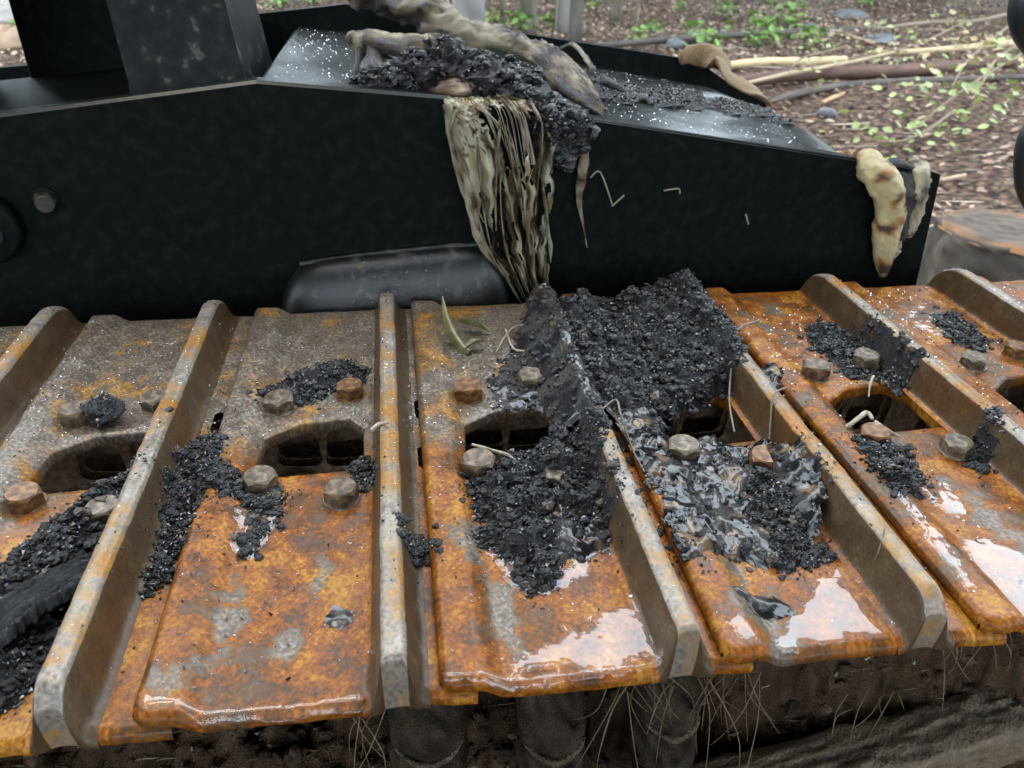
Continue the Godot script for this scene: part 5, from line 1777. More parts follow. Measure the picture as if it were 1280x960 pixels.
func build_water() -> void:
	puddle("pale puddle mirroring the sky, right of the cut grouser at the near edge", PackedVector2Array([Vector2(0.229, -0.007), Vector2(0.263, -0.038), Vector2(0.286, -0.06), Vector2(0.324, -0.082), Vector2(0.328, -0.068), Vector2(0.33, -0.042), Vector2(0.334, -0.016), Vector2(0.323, -0.01), Vector2(0.265, -0.007), Vector2(0.222, -0.006)]), 0.0009, 0.00008, 0.005, true)
	puddle("broad puddle on the near end of the shoe at the right picture edge", PackedVector2Array([Vector2(0.441, -0.099), Vector2(0.465, -0.092), Vector2(0.493, -0.075), Vector2(0.446, 0.002), Vector2(0.428, -0.009), Vector2(0.426, -0.034), Vector2(0.429, -0.062)]), 0.0009, 0.00008, 0.005, true)
	puddle("rippled water film over the near end of the middle shoe", PackedVector2Array([Vector2(0.042, -0.007), Vector2(0.051, -0.028), Vector2(0.076, -0.036), Vector2(0.102, -0.047), Vector2(0.136, -0.058), Vector2(0.153, -0.073), Vector2(0.155, -0.048), Vector2(0.15, -0.01), Vector2(0.11, -0.005)]), 0.0001, 0.0004, 0.012, true)
	puddle("small brown puddle at the far edge of the left shoe", PackedVector2Array([Vector2(-0.325, -0.535), Vector2(-0.311, -0.567), Vector2(-0.284, -0.573), Vector2(-0.282, -0.547), Vector2(-0.295, -0.524)]), 0.0010, 0.0001, 0.002)
	puddle("wet film around the trail of black crumbs on the grey shoe", PackedVector2Array([Vector2(-0.171, -0.207), Vector2(-0.142, -0.22), Vector2(-0.131, -0.192), Vector2(-0.142, -0.163), Vector2(-0.148, -0.145), Vector2(-0.165, -0.151)]), 0.0008, 0.0004, 0.004)
	puddle("water line along the near edge of the shoe under the char strip", PackedVector2Array([Vector2(-0.199, -0.018), Vector2(-0.159, -0.009), Vector2(-0.097, -0.007), Vector2(-0.058, -0.008), Vector2(-0.057, 0.002), Vector2(-0.097, 0.003), Vector2(-0.162, 0), Vector2(-0.198, -0.006)]), 0.0014, 0.0002, 0.002)
	puddle("water film in front of the big black clump", PackedVector2Array([Vector2(0.037, -0.131), Vector2(0.06, -0.129), Vector2(0.065, -0.08), Vector2(0.112, -0.122), Vector2(0.129, -0.12), Vector2(0.116, -0.094), Vector2(0.084, -0.077), Vector2(0.054, -0.085)]), 0.0008, 0.0005, 0.004)
	puddle("wet film around the char on the shoe with the clear hole", PackedVector2Array([Vector2(0.449, -0.165), Vector2(0.479, -0.173), Vector2(0.475, -0.128), Vector2(0.458, -0.119), Vector2(0.442, -0.143)]), 0.0008, 0.0004, 0.004)
	puddle("wet patch at the far right shoe by the smear", PackedVector2Array([Vector2(0.657, -0.527), Vector2(0.711, -0.547), Vector2(0.697, -0.499), Vector2(0.682, -0.443), Vector2(0.651, -0.446), Vector2(0.639, -0.481)]), 0.0008, 0.0004, 0.004)
	puddle("bright water line along the near edge of the middle shoe", PackedVector2Array([Vector2(-0.004, -0.01), Vector2(0.042, -0.008), Vector2(0.099, -0.007), Vector2(0.149, -0.009), Vector2(0.147, -0.002), Vector2(0.097, 0), Vector2(0.041, 0), Vector2(-0.004, -0.002)]), 0.0012, 0.0002, 0.002)
	puddle("wet lip at the near left corner of the shoe right of the cut grouser", PackedVector2Array([Vector2(0.203, -0.027), Vector2(0.215, -0.036), Vector2(0.221, -0.017), Vector2(0.216, -0.005), Vector2(0.206, -0.009)]), 0.0008, 0.0002, 0.003)
	puddle("wet streak along the raised lip of the shoe at the right", PackedVector2Array([Vector2(0.412, -0.155), Vector2(0.422, -0.159), Vector2(0.419, -0.084), Vector2(0.41, -0.036), Vector2(0.4, -0.031), Vector2(0.402, -0.081)]), 0.0008, 0.0002, 0.002)
	var drop := drop_mesh()
	var bead := StandardMaterial3D.new()
	bead.refraction_enabled = true
	bead.refraction_scale = 0.033
	bead.albedo_color = Color(1, 1, 1, 0.0)
	bead.roughness = 0.0
	M.bead = bead
	# beads on the rounded housing
	var ph := []
	for k in 700:
		var u := rng.randf_range(-0.85, 0.9)
		var an := rng.randf_range(0.25, 1.45)
		var tallh := lerpf(0.046, 0.068, (u + 1.0) / 2.0) * pow(maxf(1.0 - pow(absf(u), 5.0), 0.0), 0.6) - 0.06 * pow(absf(u), 5.0)
		var outw := 0.052 * pow(maxf(1.0 - pow(absf(u), 6.0), 0.0), 0.5)
		var s := 0.0006 * pow(3.5, pow(rng.randf(), 2.0))
		ph.append(Transform3D(Basis(Vector3(1, 0, 0), an * 0.8).scaled(Vector3.ONE * s), Vector3(-0.025 + 0.165 * u, lerpf(-0.07, tallh, pow(cos(an), 0.75)), -0.6595 + outw * pow(sin(an), 0.7))))
	scatter("housing_beads", drop, bead, ph, [], self, "rain drops beaded on the rounded grey housing", "water drops")
	# beads on the shoes
	var pl := []
	while pl.size() < 6500:
		var x := rng.randf_range(-0.55, 0.95)
		var z := rng.randf_range(-0.59, -0.02)
		if rng.randf() > lerpf(0.25, 1.0, smoothstep(-0.2, -0.45, z)) * (1.0 if x < 0.16 else 0.45): continue
		if in_hole(x, z): continue
		var y := surf(x, z)
		var e := 0.002
		var n := Vector3(surf(x - e, z) - surf(x + e, z), 2.0 * e, 0).normalized()
		if n.y < 0.6: continue
		var s := 0.0004 * pow(3.8, pow(rng.randf(), 2.4))
		var bas := Basis(Quaternion(Vector3.UP, n)) * Basis(Vector3.UP, rng.randf() * 6.0)
		pl.append(Transform3D(bas.scaled(Vector3(s * rng.randf_range(0.8, 1.3), s, s)), Vector3(x, y + 0.0002, z)))
	scatter("water_beads", drop, M.bead, pl, [], self, "small rain drops beaded on the rusty shoes", "water drops")
	var pc := []
	for k in 1700:
		var x := rng.randf_range(-0.17, 0.6)
		var z := rng.randf_range(-0.685, -1.2)
		var s := 0.0004 * pow(3.8, pow(rng.randf(), 2.4))
		pc.append(Transform3D(Basis(Vector3(0, 0, 1), -0.13).scaled(Vector3(s, s, s)), Vector3(x, top_line(x) - 0.004 + n_low.get_noise_2d(x * 0.4, z * 0.4) * 0.004, z)))
	scatter("cover_beads", drop, M.bead, pc, [], self, "rain drops beaded on the wet cover of the frame", "water drops")


# ------------------------------------------------------------------ the wood behind
func ground_y(x: float, z: float) -> float:
	var r := Vector2(x, z).length()
	return -0.75 + n_low.get_noise_2d(x * 0.04, z * 0.04) * 0.10 + n_low.get_noise_2d(x * 0.3, z * 0.3) * 0.02 + 0.06 * maxf(r - 12.0, 0.0) * 0.6


func build_ground() -> void:
	var n := 220
	var v := PackedVector3Array()
	for j in n:
		for i in n:
			var a := -1.0 + 2.0 * i / (n - 1)
			var b := -1.0 + 2.0 * j / (n - 1)
			var x := 70.0 * signf(a) * pow(absf(a), 2.2) + 2.5
			var z := 70.0 * signf(b) * pow(absf(b), 2.2) - 4.0
			v.append(Vector3(x, ground_y(x, z), z))
	solo("ground", make_mesh(v, grid_index(n, n), PackedVector2Array(), PackedColorArray(), Vector3.UP), M.soil, "brown forest floor with bare muddy soil at the right", "ground", "", "structure")
	# leaf litter
	var lm := leaf_mesh(0.5, 0.25)
	var pl := []
	var cl := []
	for k in 42000:
		var d := 1.6 + 14.0 * pow(rng.randf(), 0.9)
		var az := rng.randf_range(-0.62, 0.95)
		var x := d * sin(az)
		var z := -d * cos(az)
		if z > -1.35: continue
		var bare := smoothstep(6.0, 3.5, Vector2(x - 2.6, z + 3.0).length() + n_low.get_noise_2d(x * 0.1, z * 0.1) * 3.0)
		if rng.randf() < bare * 0.7: continue
		var s := rng.randf_range(0.03, 0.075)
		var bas := Basis.from_euler(Vector3(rng.randf_range(-0.5, 0.5), rng.randf() * TAU, rng.randf_range(-0.5, 0.5)))
		pl.append(Transform3D(bas.scaled(Vector3.ONE * s), Vector3(x, ground_y(x, z) + 0.012, z)))
		var t := rng.randf()
		var c := Color(0.24, 0.155, 0.105).lerp(Color(0.44, 0.33, 0.245), t)
		if rng.randf() < 0.2: c = Color(0.42, 0.35, 0.26)
		if rng.randf() < 0.25: c = Color(0.12, 0.085, 0.065)
		cl.append(c * rng.randf_range(0.7, 1.2))
	scatter("leaf_litter", lm, M.litter_leaf, pl, cl, self, "brown and tan dead leaves covering the forest floor", "leaf litter")
	# sticks and chips
	var sm := shred_mesh(90)
	var ps := []
	var cs := []
	for k in 3200:
		var d := 1.8 + 9.0 * rng.randf()
		var az := rng.randf_range(-0.6, 1.0)
		var x := d * sin(az)
		var z := -d * cos(az)
		if z > -1.4: continue
		var s := 0.02 * pow(14.0, pow(rng.randf(), 2.0))
		ps.append(Transform3D(Basis.from_euler(Vector3(rng.randf_range(-0.2, 0.2), rng.randf() * TAU, rng.randf_range(-0.15, 0.15))).scaled(Vector3(s, 0.005 + s * 0.10, 0.005 + s * 0.10)), Vector3(x, ground_y(x, z) + 0.012, z)))
		var g := rng.randf_range(0.08, 0.48)
		cs.append(Color(g, g * 0.83, g * 0.64))
	scatter("sticks_litter", sm, M.grit, ps, cs, self, "broken sticks and bark chips strewn over the forest floor", "sticks")


func leaf_mesh(wide: float, cup: float) -> ArrayMesh:
	var b := Buf.new()
	var prof := [[-1.0, 0.02], [-0.6, 0.75], [-0.1, 1.0], [0.45, 0.7], [1.0, 0.02]]
	for k in prof.size():
		for s in [-1.0, 0.0, 1.0]:
			b.v.append(Vector3(prof[k][0] * 0.5, cup * (absf(s) * prof[k][1] * wide * 0.6 + prof[k][0] * prof[k][0] * 0.3), s * prof[k][1] * wide * 0.5))
			b.c.append(Color.WHITE)
	return make_mesh(b.v, grid_index(3, prof.size()), PackedVector2Array(), b.c, Vector3.UP)


func build_trees() -> void:
	# trunks that the picture shows, then the rest of the wood round the clearing
	var shown := [
		[Vector3(0.83, -0.74, -8.494), 0.14, Color(0.24, 0.23, 0.22), "pale grey thick trunk behind the foam strand"],
		[Vector3(1.203, -0.74, -8.611), 0.028, Color(0.20, 0.16, 0.11), "thin tan sapling trunk right of the thick pale one"],
		[Vector3(1.504, -0.74, -8.857), 0.09, Color(0.15, 0.13, 0.10), "dim brown trunk standing between two thin ones"],
		[Vector3(1.937, -0.74, -8.988), 0.065, Color(0.27, 0.25, 0.21), "slim pale trunk just left of the speckled birch"],
		[Vector3(1.943, -0.74, -8.377), 0.062, Color(0.10, 0.085, 0.07), "dark speckled birch trunk nearest behind the frame"],
		[Vector3(3.088, -0.74, -10.009), 0.02, Color(0.2, 0.17, 0.12), "very thin bare sapling right of the birch"],
		[Vector3(2.914, -0.74, -10.331), 0.05, Color(0.14, 0.12, 0.09), "thin dark trunk far behind, right of the birch"],
	]
	for a in shown: tree(a[0], a[1], a[2], a[3], rng.randf_range(6.0, 9.0))
	canopy_ring()
	var extra := RandomNumberGenerator.new()
	extra.seed = 19
	for k in 30:
		var az := TAU * k / 30.0 + extra.randf_range(-0.08, 0.08)
		var d := extra.randf_range(9.0, 16.0)
		var p := Vector3(sin(az) * d, 0, -cos(az) * d)
		if az < 1.2 or az > TAU - 1.2: d *= 1.5
		p = Vector3(sin(az) * d, 0, -cos(az) * d)
		p.y = ground_y(p.x, p.z) - 0.05
		tree(p, extra.randf_range(0.08, 0.18), Color(0.16, 0.14, 0.11) * extra.randf_range(0.6, 1.3), "forest tree standing round the clearing", extra.randf_range(8.0, 12.0), "forest trees round the clearing")


func canopy_ring() -> void:
	var r2 := RandomNumberGenerator.new()
	r2.seed = 77
	for k in 24:
		var az := lerpf(-0.95, 0.95, k / 23.0) + r2.randf_range(-0.04, 0.04)
		var d := r2.randf_range(14.0, 22.0)
		var p := Vector3(sin(az) * d, 0, -cos(az) * d)
		p.y = ground_y(p.x, p.z) - 0.05
		tree(p, r2.randf_range(0.1, 0.2), Color(0.16, 0.14, 0.11) * r2.randf_range(0.6, 1.2), "forest tree of the far edge of the clearing, behind the frame", r2.randf_range(8.0, 11.0), "far trees behind the frame", 0.14)
	for k in 16:
		var az := 1.6 + (TAU - 3.2) * k / 15.0 + r2.randf_range(-0.08, 0.08)
		var d := r2.randf_range(5.0, 7.5)
		var p := Vector3(sin(az) * d, 0, -cos(az) * d)
		p.y = ground_y(p.x, p.z) - 0.05
		tree(p, r2.randf_range(0.12, 0.2), Color(0.16, 0.14, 0.11) * r2.randf_range(0.6, 1.2), "tall tree standing close round the clearing, behind and beside the machine", r2.randf_range(12.0, 15.0), "tall trees close round the clearing")


func tree(at: Vector3, r: float, c: Color, label: String, tall: float, group := "", low := 0.38) -> void:
	var t := thing("tree", label, "tree", at, group)
	var b := Buf.new()
	var lean := Vector3(rng.randf_range(-0.3, 0.3), 0, rng.randf_range(-0.3, 0.3))
	var bark := func(p: Vector3, _t, _a):
		var k := 0.8 + 0.8 * n_low.get_noise_3d(p.x * 1.5, p.y * 0.4, p.z * 1.5) + 0.5 * n_mid.get_noise_3d(p.x * 0.5, p.y * 0.2, p.z * 0.5)
		return Color(c.r * k, c.g * k, c.b * k)
	tube(b, [Vector3.ZERO, lean * 0.1 + Vector3(0, tall * 0.15, 0), lean * 0.5 + Vector3(0, tall * 0.5, 0), lean + Vector3(0, tall, 0)], [r * 1.35, r, r * 0.75, r * 0.15], 12, bark, 0.1, 8.0, 1.0, Vector3(0.1, 0.2, 1), 6)
	for k in 6:
		var y := tall * rng.randf_range(0.35, 0.9)
		var az := rng.randf() * TAU
		var o := lean * (y / tall) + Vector3(0, y, 0)
		var l := tall * 0.22 * rng.randf_range(0.6, 1.1)
		var d := Vector3(cos(az), rng.randf_range(0.2, 0.8), sin(az)) * l
		tube(b, [o, o + d * 0.5 + Vector3(0, -0.05 * l, 0), o + d], [r * 0.4, r * 0.25, r * 0.06], 6, bark)
	part("trunk", to_mesh(b), M.wood, t)
	var pl := []
	var cl := []
	for k in int(900 * pow(tall / 9.0, 2.0) * (1.9 if low < 0.3 else 1.0)):
		var y := tall * rng.randf_range(low, 1.05)
		var az := rng.randf() * TAU
		var lobe := 0.65 + 0.35 * sin(az * 3.0 + y * 2.0 + at.x)
		var rad := tall * 0.24 * sqrt(rng.randf()) * lobe * clampf(1.25 - absf(y / tall - 0.65) * 2.0, 0.2, 1.0)
		var p := lean * (y / tall) + Vector3(cos(az) * rad, y, sin(az) * rad)
		var s := rng.randf_range(0.2, 0.42)
		pl.append(Transform3D(Basis.from_euler(Vector3(rng.randf_range(-0.8, 0.8), rng.randf() * TAU, rng.randf_range(-0.8, 0.8))).scaled(Vector3.ONE * s), p))
		cl.append(Color(0.045, 0.085, 0.025) * rng.randf_range(0.6, 1.4))
	scatter("crown", leaf_mesh(0.7, 0.3), M.veg, pl, cl, t)


func stick(called: String, label: String, category: String, pts: Array, radii: Array, c: Color, vary := 0.5, group := "") -> void:
	var b := Buf.new()
	tube(b, pts, radii, 10, flat_color(c, vary), 0.15, 12.0, 1.0, Vector3.UP, 6)
	solo(called, to_mesh(b), M.wood, label, category, group)


func build_background_things() -> void:
	var g := "felled branches lying behind the frame"
	stick("fallen_log", "long reddish brown log lying across the clearing behind the frame", "log", [Vector3(2.653, -0.68, -5.801), Vector3(3.487, -0.68, -6.194), Vector3(4.178, -0.68, -6.25), Vector3(4.929, -0.68, -6.469), Vector3(6.136, -0.68, -6.883)], [0.045, 0.055, 0.06, 0.058, 0.06], Color(0.10, 0.05, 0.036), 0.8, g)
	stick("fallen_log", "peeled pale yellow log end lying left above the reddish log", "log", [Vector3(2.953, -0.7, -6.724), Vector3(3.441, -0.7, -6.884), Vector3(3.83, -0.7, -6.876), Vector3(4.264, -0.7, -7.001)], [0.035, 0.045, 0.045, 0.04], Color(0.55, 0.42, 0.24), 0.35, g)
	stick("fallen_branch", "pale peeled branch at the right, above the reddish log", "branch", [Vector3(4.58, -0.66, -7.157), Vector3(5.186, -0.66, -7.25), Vector3(6.015, -0.66, -7.559), Vector3(7.024, -0.66, -8.02)], [0.02, 0.03, 0.032, 0.035], Color(0.48, 0.37, 0.22), 0.35, g)
	stick("fallen_branch", "grey brown branch lying nearest, below the reddish log", "branch", [Vector3(2.682, -0.7, -5.183), Vector3(3.087, -0.7, -5.51), Vector3(3.541, -0.7, -5.744), Vector3(4.046, -0.7, -5.894), Vector3(4.607, -0.7, -5.979), Vector3(5.524, -0.7, -6.095)], [0.018, 0.03, 0.032, 0.03, 0.028, 0.026], Color(0.085, 0.065, 0.052), 0.8, g)
	stick("fallen_branch", "pale thin branch crossing over the left end of the reddish log", "branch", [Vector3(2.579, -0.62, -5.441), Vector3(3.134, -0.62, -5.853), Vector3(3.587, -0.62, -6.135), Vector3(4.171, -0.62, -6.53), Vector3(4.895, -0.62, -7.076)], [0.012, 0.018, 0.018, 0.016, 0.012], Color(0.38, 0.29, 0.18), 0.4, g)
	stick("fallen_branch", "long dark branch lying far back above the pale log", "branch", [Vector3(2.011, -0.7, -7.867), Vector3(2.905, -0.7, -8.314), Vector3(3.867, -0.7, -8.69), Vector3(4.767, -0.7, -8.966), Vector3(5.452, -0.7, -9.115), Vector3(6.064, -0.7, -9.271)], [0.03, 0.035, 0.035, 0.04, 0.04, 0.03], Color(0.07, 0.06, 0.05), 0.5, g)
	stick("fallen_branch", "thin tan stick lying far back right of the dark branch", "branch", [Vector3(4.845, -0.7, -8.763), Vector3(5.154, -0.7, -8.569), Vector3(5.182, -0.7, -8.078)], [0.02, 0.025, 0.02], Color(0.42, 0.30, 0.18), 0.3, g)
	stick("fallen_branch", "thin bare branch reaching to the top right corner", "branch", [Vector3(5.438, -0.6, -8.434), Vector3(6.41, -0.6, -9.031), Vector3(7.169, -0.6, -9.208), Vector3(9.15, -0.6, -10.751)], [0.02, 0.025, 0.025, 0.03], Color(0.2, 0.15, 0.11), 0.4, g)
	stick("stick", "short tan stick below the grey brown branch", "stick", [Vector3(3.146, -0.72, -5.259), Vector3(3.322, -0.72, -5.423), Vector3(3.507, -0.72, -5.596)], [0.014, 0.018, 0.012], Color(0.42, 0.27, 0.14), 0.3, g)
	stick("stick", "short pale stick on the mud behind the plate's right end", "stick", [Vector3(2.829, -0.72, -3.344), Vector3(2.928, -0.72, -3.379), Vector3(3.019, -0.72, -3.416)], [0.010, 0.012, 0.010], Color(0.42, 0.30, 0.20), 0.3, g)
	# stump
	var st := thing("tree_stump", "low sawn stump with orange brown cut top beside the track at the right", "stump", Vector3(2.16, -0.88, -2.05))
	var b := Buf.new()
	tube(b, [Vector3(0, 0, 0), Vector3(0, 0.12, 0), Vector3(-0.01, 0.26, 0), Vector3(-0.01, 0.365, 0), Vector3(-0.01, 0.385, 0)], [0.34, 0.27, 0.235, 0.225, 0.215], 48, func(p: Vector3, tt, a):
		var k := 0.8 + 0.9 * n_low.get_noise_3d(p.x * 1.2, p.y * 0.6, p.z * 1.2) + 0.5 * n_mid.get_noise_3d(p.x * 0.4, p.y * 0.25, p.z * 0.4)
		return Color(0.075 * k, 0.058 * k, 0.042 * k), 0.12, 7.0, 1.0, Vector3(0, 0, 1), 6)
	part("bark", to_mesh(b), M.wood, st)
	var cvv := PackedVector3Array()
	var cvc := PackedColorArray()
	for j in 14:
		for i in 49:
			var th := TAU * i / 48.0
			var rr := 0.222 * j / 13.0 * (1.0 + 0.04 * n_low.get_noise_2d(cos(th) * 0.3, sin(th) * 0.3))
			var p := Vector3(-0.01 + rr * cos(th), 0.392 + 0.006 * n_low.get_noise_2d(rr * cos(th) * 2.0, rr * sin(th) * 2.0) - (0.02 if j == 13 else 0.0), rr * sin(th))
			cvv.append(p)
			var k := 0.85 + 0.25 * sin(rr * 260.0) + 0.5 * n_low.get_noise_2d(p.x, p.z)
			var rim := smoothstep(0.15, 0.21, rr + 0.06 * n_low.get_noise_2d(p.x * 0.6, p.z * 0.6))
			cvc.append(Color(0.09 * k, 0.065 * k, 0.045 * k).lerp(Color(0.22 * k, 0.11 * k, 0.045 * k), rim))
	part("cut_top", make_mesh(cvv, grid_index(49, 14), PackedVector2Array(), cvc, Vector3.UP), M.wood, st)
	# dark hose at the right edge
	var h := Buf.new()
	tube(h, [Vector3(0.649, 0.426, -0.45), Vector3(0.634, 0.391, -0.45), Vector3(0.638, 0.37, -0.45), Vector3(0.658, 0.35, -0.45), Vector3(0.712, 0.315, -0.45), Vector3(0.727, 0.281, -0.45), Vector3(0.7, 0.252, -0.45), Vector3(0.705, 0.216, -0.45), Vector3(0.73, 0.178, -0.45), Vector3(0.789, 0.142, -0.45)], [0.022, 0.022, 0.022, 0.022, 0.022, 0.022, 0.022, 0.022, 0.022, 0.022], 16, flat_color(Color.WHITE, 0.0), 0.0, 40.0, 1.0, Vector3(0, 0, 1), 6)
	solo("rubber_hose", to_mesh(h), M.rubber, "black rubber hose curving in at the right picture edge", "hose")
	# stones
	var stones := [[870, 52, 0.16, 0.09, "blue grey stone far back above the frame's corner"], [905, 46, 0.10, 0.07, "small grey stone right of the blue grey stone"], [1065, 24, 0.28, 0.10, "large flat grey stone at the top right"], [1100, 52, 0.20, 0.10, "grey stone among leafy twigs at the right"], [1010, 36, 0.14, 0.07, "pale flat stone beside the dark branch"], [1034, 134, 0.07, 0.04, "small dark stone on the mud below the sticks"], [870, 60, 0.12, 0.06, "pale stone lying right against the dark branch"]]
	var sp := [Vector3(3.376, -0.74, -8.615), Vector3(3.803, -0.74, -8.87), Vector3(6.404, -0.74, -10.793), Vector3(5.44, -0.74, -8.37), Vector3(5.168, -0.74, -9.511), Vector3(3.061, -0.74, -5.011), Vector3(3.025, -0.74, -8.26)]
	for k in stones.size():
		var s: Array = stones[k]
		var bb := Buf.new()
		blob(bb, sp[k], Vector3(s[2], s[3], s[2] * 0.7), 0.25, 8.0, flat_color(Color(0.12, 0.125, 0.13), 0.9), 12, 18, k * 1.1)
		solo("stone", to_mesh(bb), M.wood, s[4], "stone", "stones on the forest floor")
	for a in [[Vector3(-3.496, -0.7, -8.198), 0.25, Color(0.25, 0.17, 0.11), "brown earth clod at the top left beside the post"], [Vector3(-4.284, -0.7, -10.063), 0.35, Color(0.28, 0.26, 0.24), "pale grey stone at the top left corner"], [Vector3(-4.381, -0.7, -11.053), 0.22, Color(0.10, 0.16, 0.06), "mossy stone near the top left corner"]]:
		var bb := Buf.new()
		blob(bb, a[0], Vector3(a[1], a[1] * 0.5, a[1] * 0.7), 0.35, 6.0, flat_color(a[2], 0.6), 12, 18)
		solo("stone", to_mesh(bb), M.wood, a[3], "stone", "stones on the forest floor")
	leafy_branches()


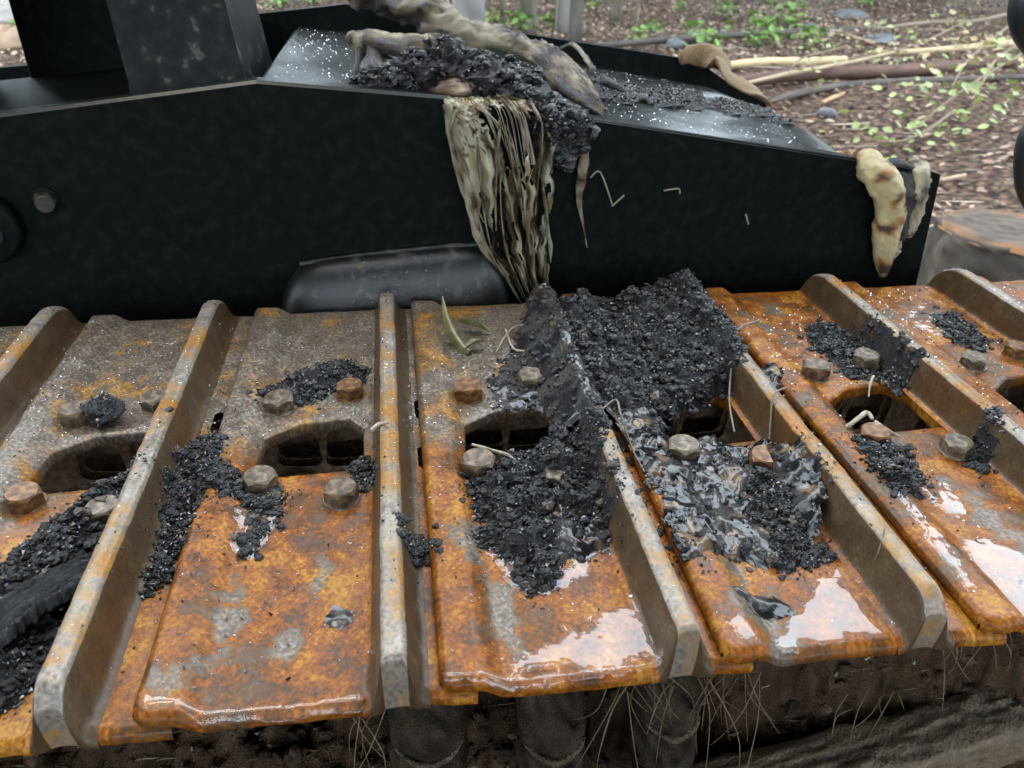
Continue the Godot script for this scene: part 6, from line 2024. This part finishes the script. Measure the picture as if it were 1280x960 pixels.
func leafy_branches() -> void:
	# cut leafy twigs lying at the right
	var lm := leaf_mesh(0.72, 0.35)
	var green := [0.40, 0.46, 0.20]
	var sets := [
		["leafy twig with large pale green leaves hanging lowest over the mud", [Vector3(6.216, -0.6, -7.026), Vector3(4.656, -0.6, -5.584), Vector3(3.645, -0.6, -4.594), Vector3(2.958, -0.6, -3.871)], 34, 0.085, 0.30, Color(0.26, 0.34, 0.12)],
		["leafy twig end trailing left along the mud below the branches", [Vector3(3.815, -0.68, -4.717), Vector3(3.199, -0.68, -4.129), Vector3(2.883, -0.68, -3.958), Vector3(2.815, -0.68, -4.154)], 20, 0.085, 0.22, Color(0.30, 0.38, 0.13)],
		["dry tan leafed spray at the upper right", [Vector3(6.97, -0.35, -8.113), Vector3(4.91, -0.35, -5.915), Vector3(3.844, -0.35, -4.753), Vector3(3.093, -0.35, -3.824)], 46, 0.075, 0.32, Color(0.42, 0.31, 0.17)],
		["wilted leaf cluster hanging over the pale and reddish logs", [Vector3(4.139, -0.55, -6.784), Vector3(3.739, -0.55, -6.464), Vector3(3.336, -0.55, -6.092), Vector3(2.928, -0.55, -5.448)], 20, 0.075, 0.22, Color(0.33, 0.35, 0.17)],
		["leafy spray above the logs, right of centre", [Vector3(6.41, -0.55, -8.448), Vector3(5.198, -0.55, -7.191), Vector3(4.497, -0.55, -6.592), Vector3(4.087, -0.55, -6.416)], 40, 0.08, 0.4, Color(0.24, 0.29, 0.12)],
		["leafy twig behind the dry spray at the top right corner", [Vector3(5.854, -0.4, -6.569), Vector3(4.465, -0.4, -5.242), Vector3(3.67, -0.4, -4.323), Vector3(3.181, -0.4, -3.748)], 26, 0.08, 0.28, Color(0.24, 0.30, 0.12)],
	]
	for a in sets:
		var o := thing("leafy_branch", a[0], "leafy branch", Vector3.ZERO, "cut leafy twigs")
		var pts: Array = a[1]
		var b := Buf.new()
		tube(b, pts, [0.012, 0.010, 0.007, 0.003], 6, flat_color(Color(0.2, 0.14, 0.09), 0.4))
		part("stem", to_mesh(b), M.wood, o)
		var P := smooth_path(pts, 10)
		var mats := []
		for q in 4:
			var k := [0.7, 1.0, 1.25, 0.85]
			var base: Color = a[5]
			var m := plain(Color(base.r * k[q], base.g * k[q], base.b * k[q]), 0.45)
			m.backlight_enabled = true
			m.backlight = Color(0.3, 0.35, 0.15)
			mats.append(m)
		for q in int(a[2] * 1.9):
			var p: Vector3 = P[rng.randi() % P.size()]
			p += Vector3(rng.randf_range(-1, 1), rng.randf_range(-0.5, 0.6), rng.randf_range(-1, 1)) * a[4]
			p.y = maxf(p.y, ground_y(p.x, p.z) + 0.03)
			var lf := part("leaf", lm, mats[q % 4], o)
			var s: float = a[3] * rng.randf_range(0.5, 1.0)
			lf.transform = Transform3D(Basis.from_euler(Vector3(rng.randf_range(-0.7, 0.7), rng.randf() * TAU, rng.randf_range(-0.7, 0.7))).scaled(Vector3.ONE * s), p)
	# low green plants
	var proto := thing("green_plant", "low green forest plant on the ground behind the frame", "plant", Vector3.ZERO, "low green plants on the forest floor")
	var pb := Buf.new()
	for k in 5: tube(pb, [Vector3.ZERO, Vector3(rng.randf_range(-0.05, 0.05), 0.12, rng.randf_range(-0.05, 0.05)), Vector3(rng.randf_range(-0.16, 0.16), 0.22, rng.randf_range(-0.16, 0.16))], [0.004, 0.003, 0.001], 5, flat_color(Color(0.14, 0.2, 0.06), 0.3))
	part("stem", to_mesh(pb), M.veg, proto)
	var pl := []
	var cl := []
	for k in 46:
		var s := rng.randf_range(0.06, 0.12)
		pl.append(Transform3D(Basis.from_euler(Vector3(rng.randf_range(-0.7, 0.7), rng.randf() * TAU, rng.randf_range(-0.7, 0.7))).scaled(Vector3.ONE * s), Vector3(rng.randf_range(-0.22, 0.22), rng.randf_range(0.03, 0.26), rng.randf_range(-0.2, 0.2))))
		cl.append(Color(0.16, 0.27, 0.06) * rng.randf_range(0.6, 1.3))
	scatter("foliage", lm, M.veg, pl, cl, proto)
	var spots := [Vector3(4.358, -0.74, -9.142), Vector3(4.011, -0.74, -8.141), Vector3(5.065, -0.74, -9.895), Vector3(3.783, -0.74, -8.031), Vector3(6.042, -0.74, -11.57), Vector3(6.921, -0.74, -12.277), Vector3(4.533, -0.74, -10.73), Vector3(3.254, -0.74, -9.704), Vector3(2.697, -0.74, -8.493), Vector3(1.868, -0.74, -9.253), Vector3(1.359, -0.74, -8.494), Vector3(1.221, -0.74, -9.666), Vector3(2.855, -0.74, -11.424), Vector3(3.377, -0.74, -12.08), Vector3(4.166, -0.74, -11.484), Vector3(-1.477, -0.74, -12.017), Vector3(-1.057, -0.74, -12.258), Vector3(-0.731, -0.74, -12.503), Vector3(7.088, -0.74, -11.618), Vector3(8.175, -0.74, -11.887), Vector3(-3.623, -0.74, -8.714), Vector3(-4.327, -0.74, -10.921), Vector3(3.215, -0.74, -7.927), Vector3(4.41, -0.74, -8.026), Vector3(5.727, -0.74, -11.985), Vector3(5.632, -0.74, -12.678), Vector3(7.618, -0.74, -12.802), Vector3(8.521, -0.74, -13.118)]
	for k in spots.size():
		var o: Node3D = proto if k == 0 else proto.duplicate()
		if k > 0:
			o.name = numbered("green_plant")
			add_child(o)
		o.position = spots[k]
		o.position.y = ground_y(o.position.x, o.position.z)
		o.set_meta("label", "low green plant " + ["right of the dark branch's middle", "just above the pale log end", "far back above the dark branch", "left of the pale log end", "at the top edge, right of centre", "near the large flat grey stone", "behind the small grey stone", "in front of the thin bare sapling", "at the far side plate, right of the birch", "between thick pale trunk and birch", "at the foot of the dim trunk", "beside the thin tan sapling", "at the top edge beyond the birch", "at the top edge by the bare sapling", "at the top edge above the blue grey stone", "at the top edge beside the post", "at the top edge between post and roll", "at the top edge above the foam roll", "beside the large stone, towards the corner", "at the top edge left of the right corner", "at the top left beside the earth clod", "at the top left corner by the mossy stone", "touching the far end of the bent flange", "under the long dark branch, near its stone", "highest of those above the pale stone", "at the top edge over the blue grey stone, farther right", "right above the large flat stone", "farthest right at the top edge"][k])
		o.rotation.y = rng.randf() * TAU
		o.scale = Vector3.ONE * rng.randf_range(0.45, 1.0)
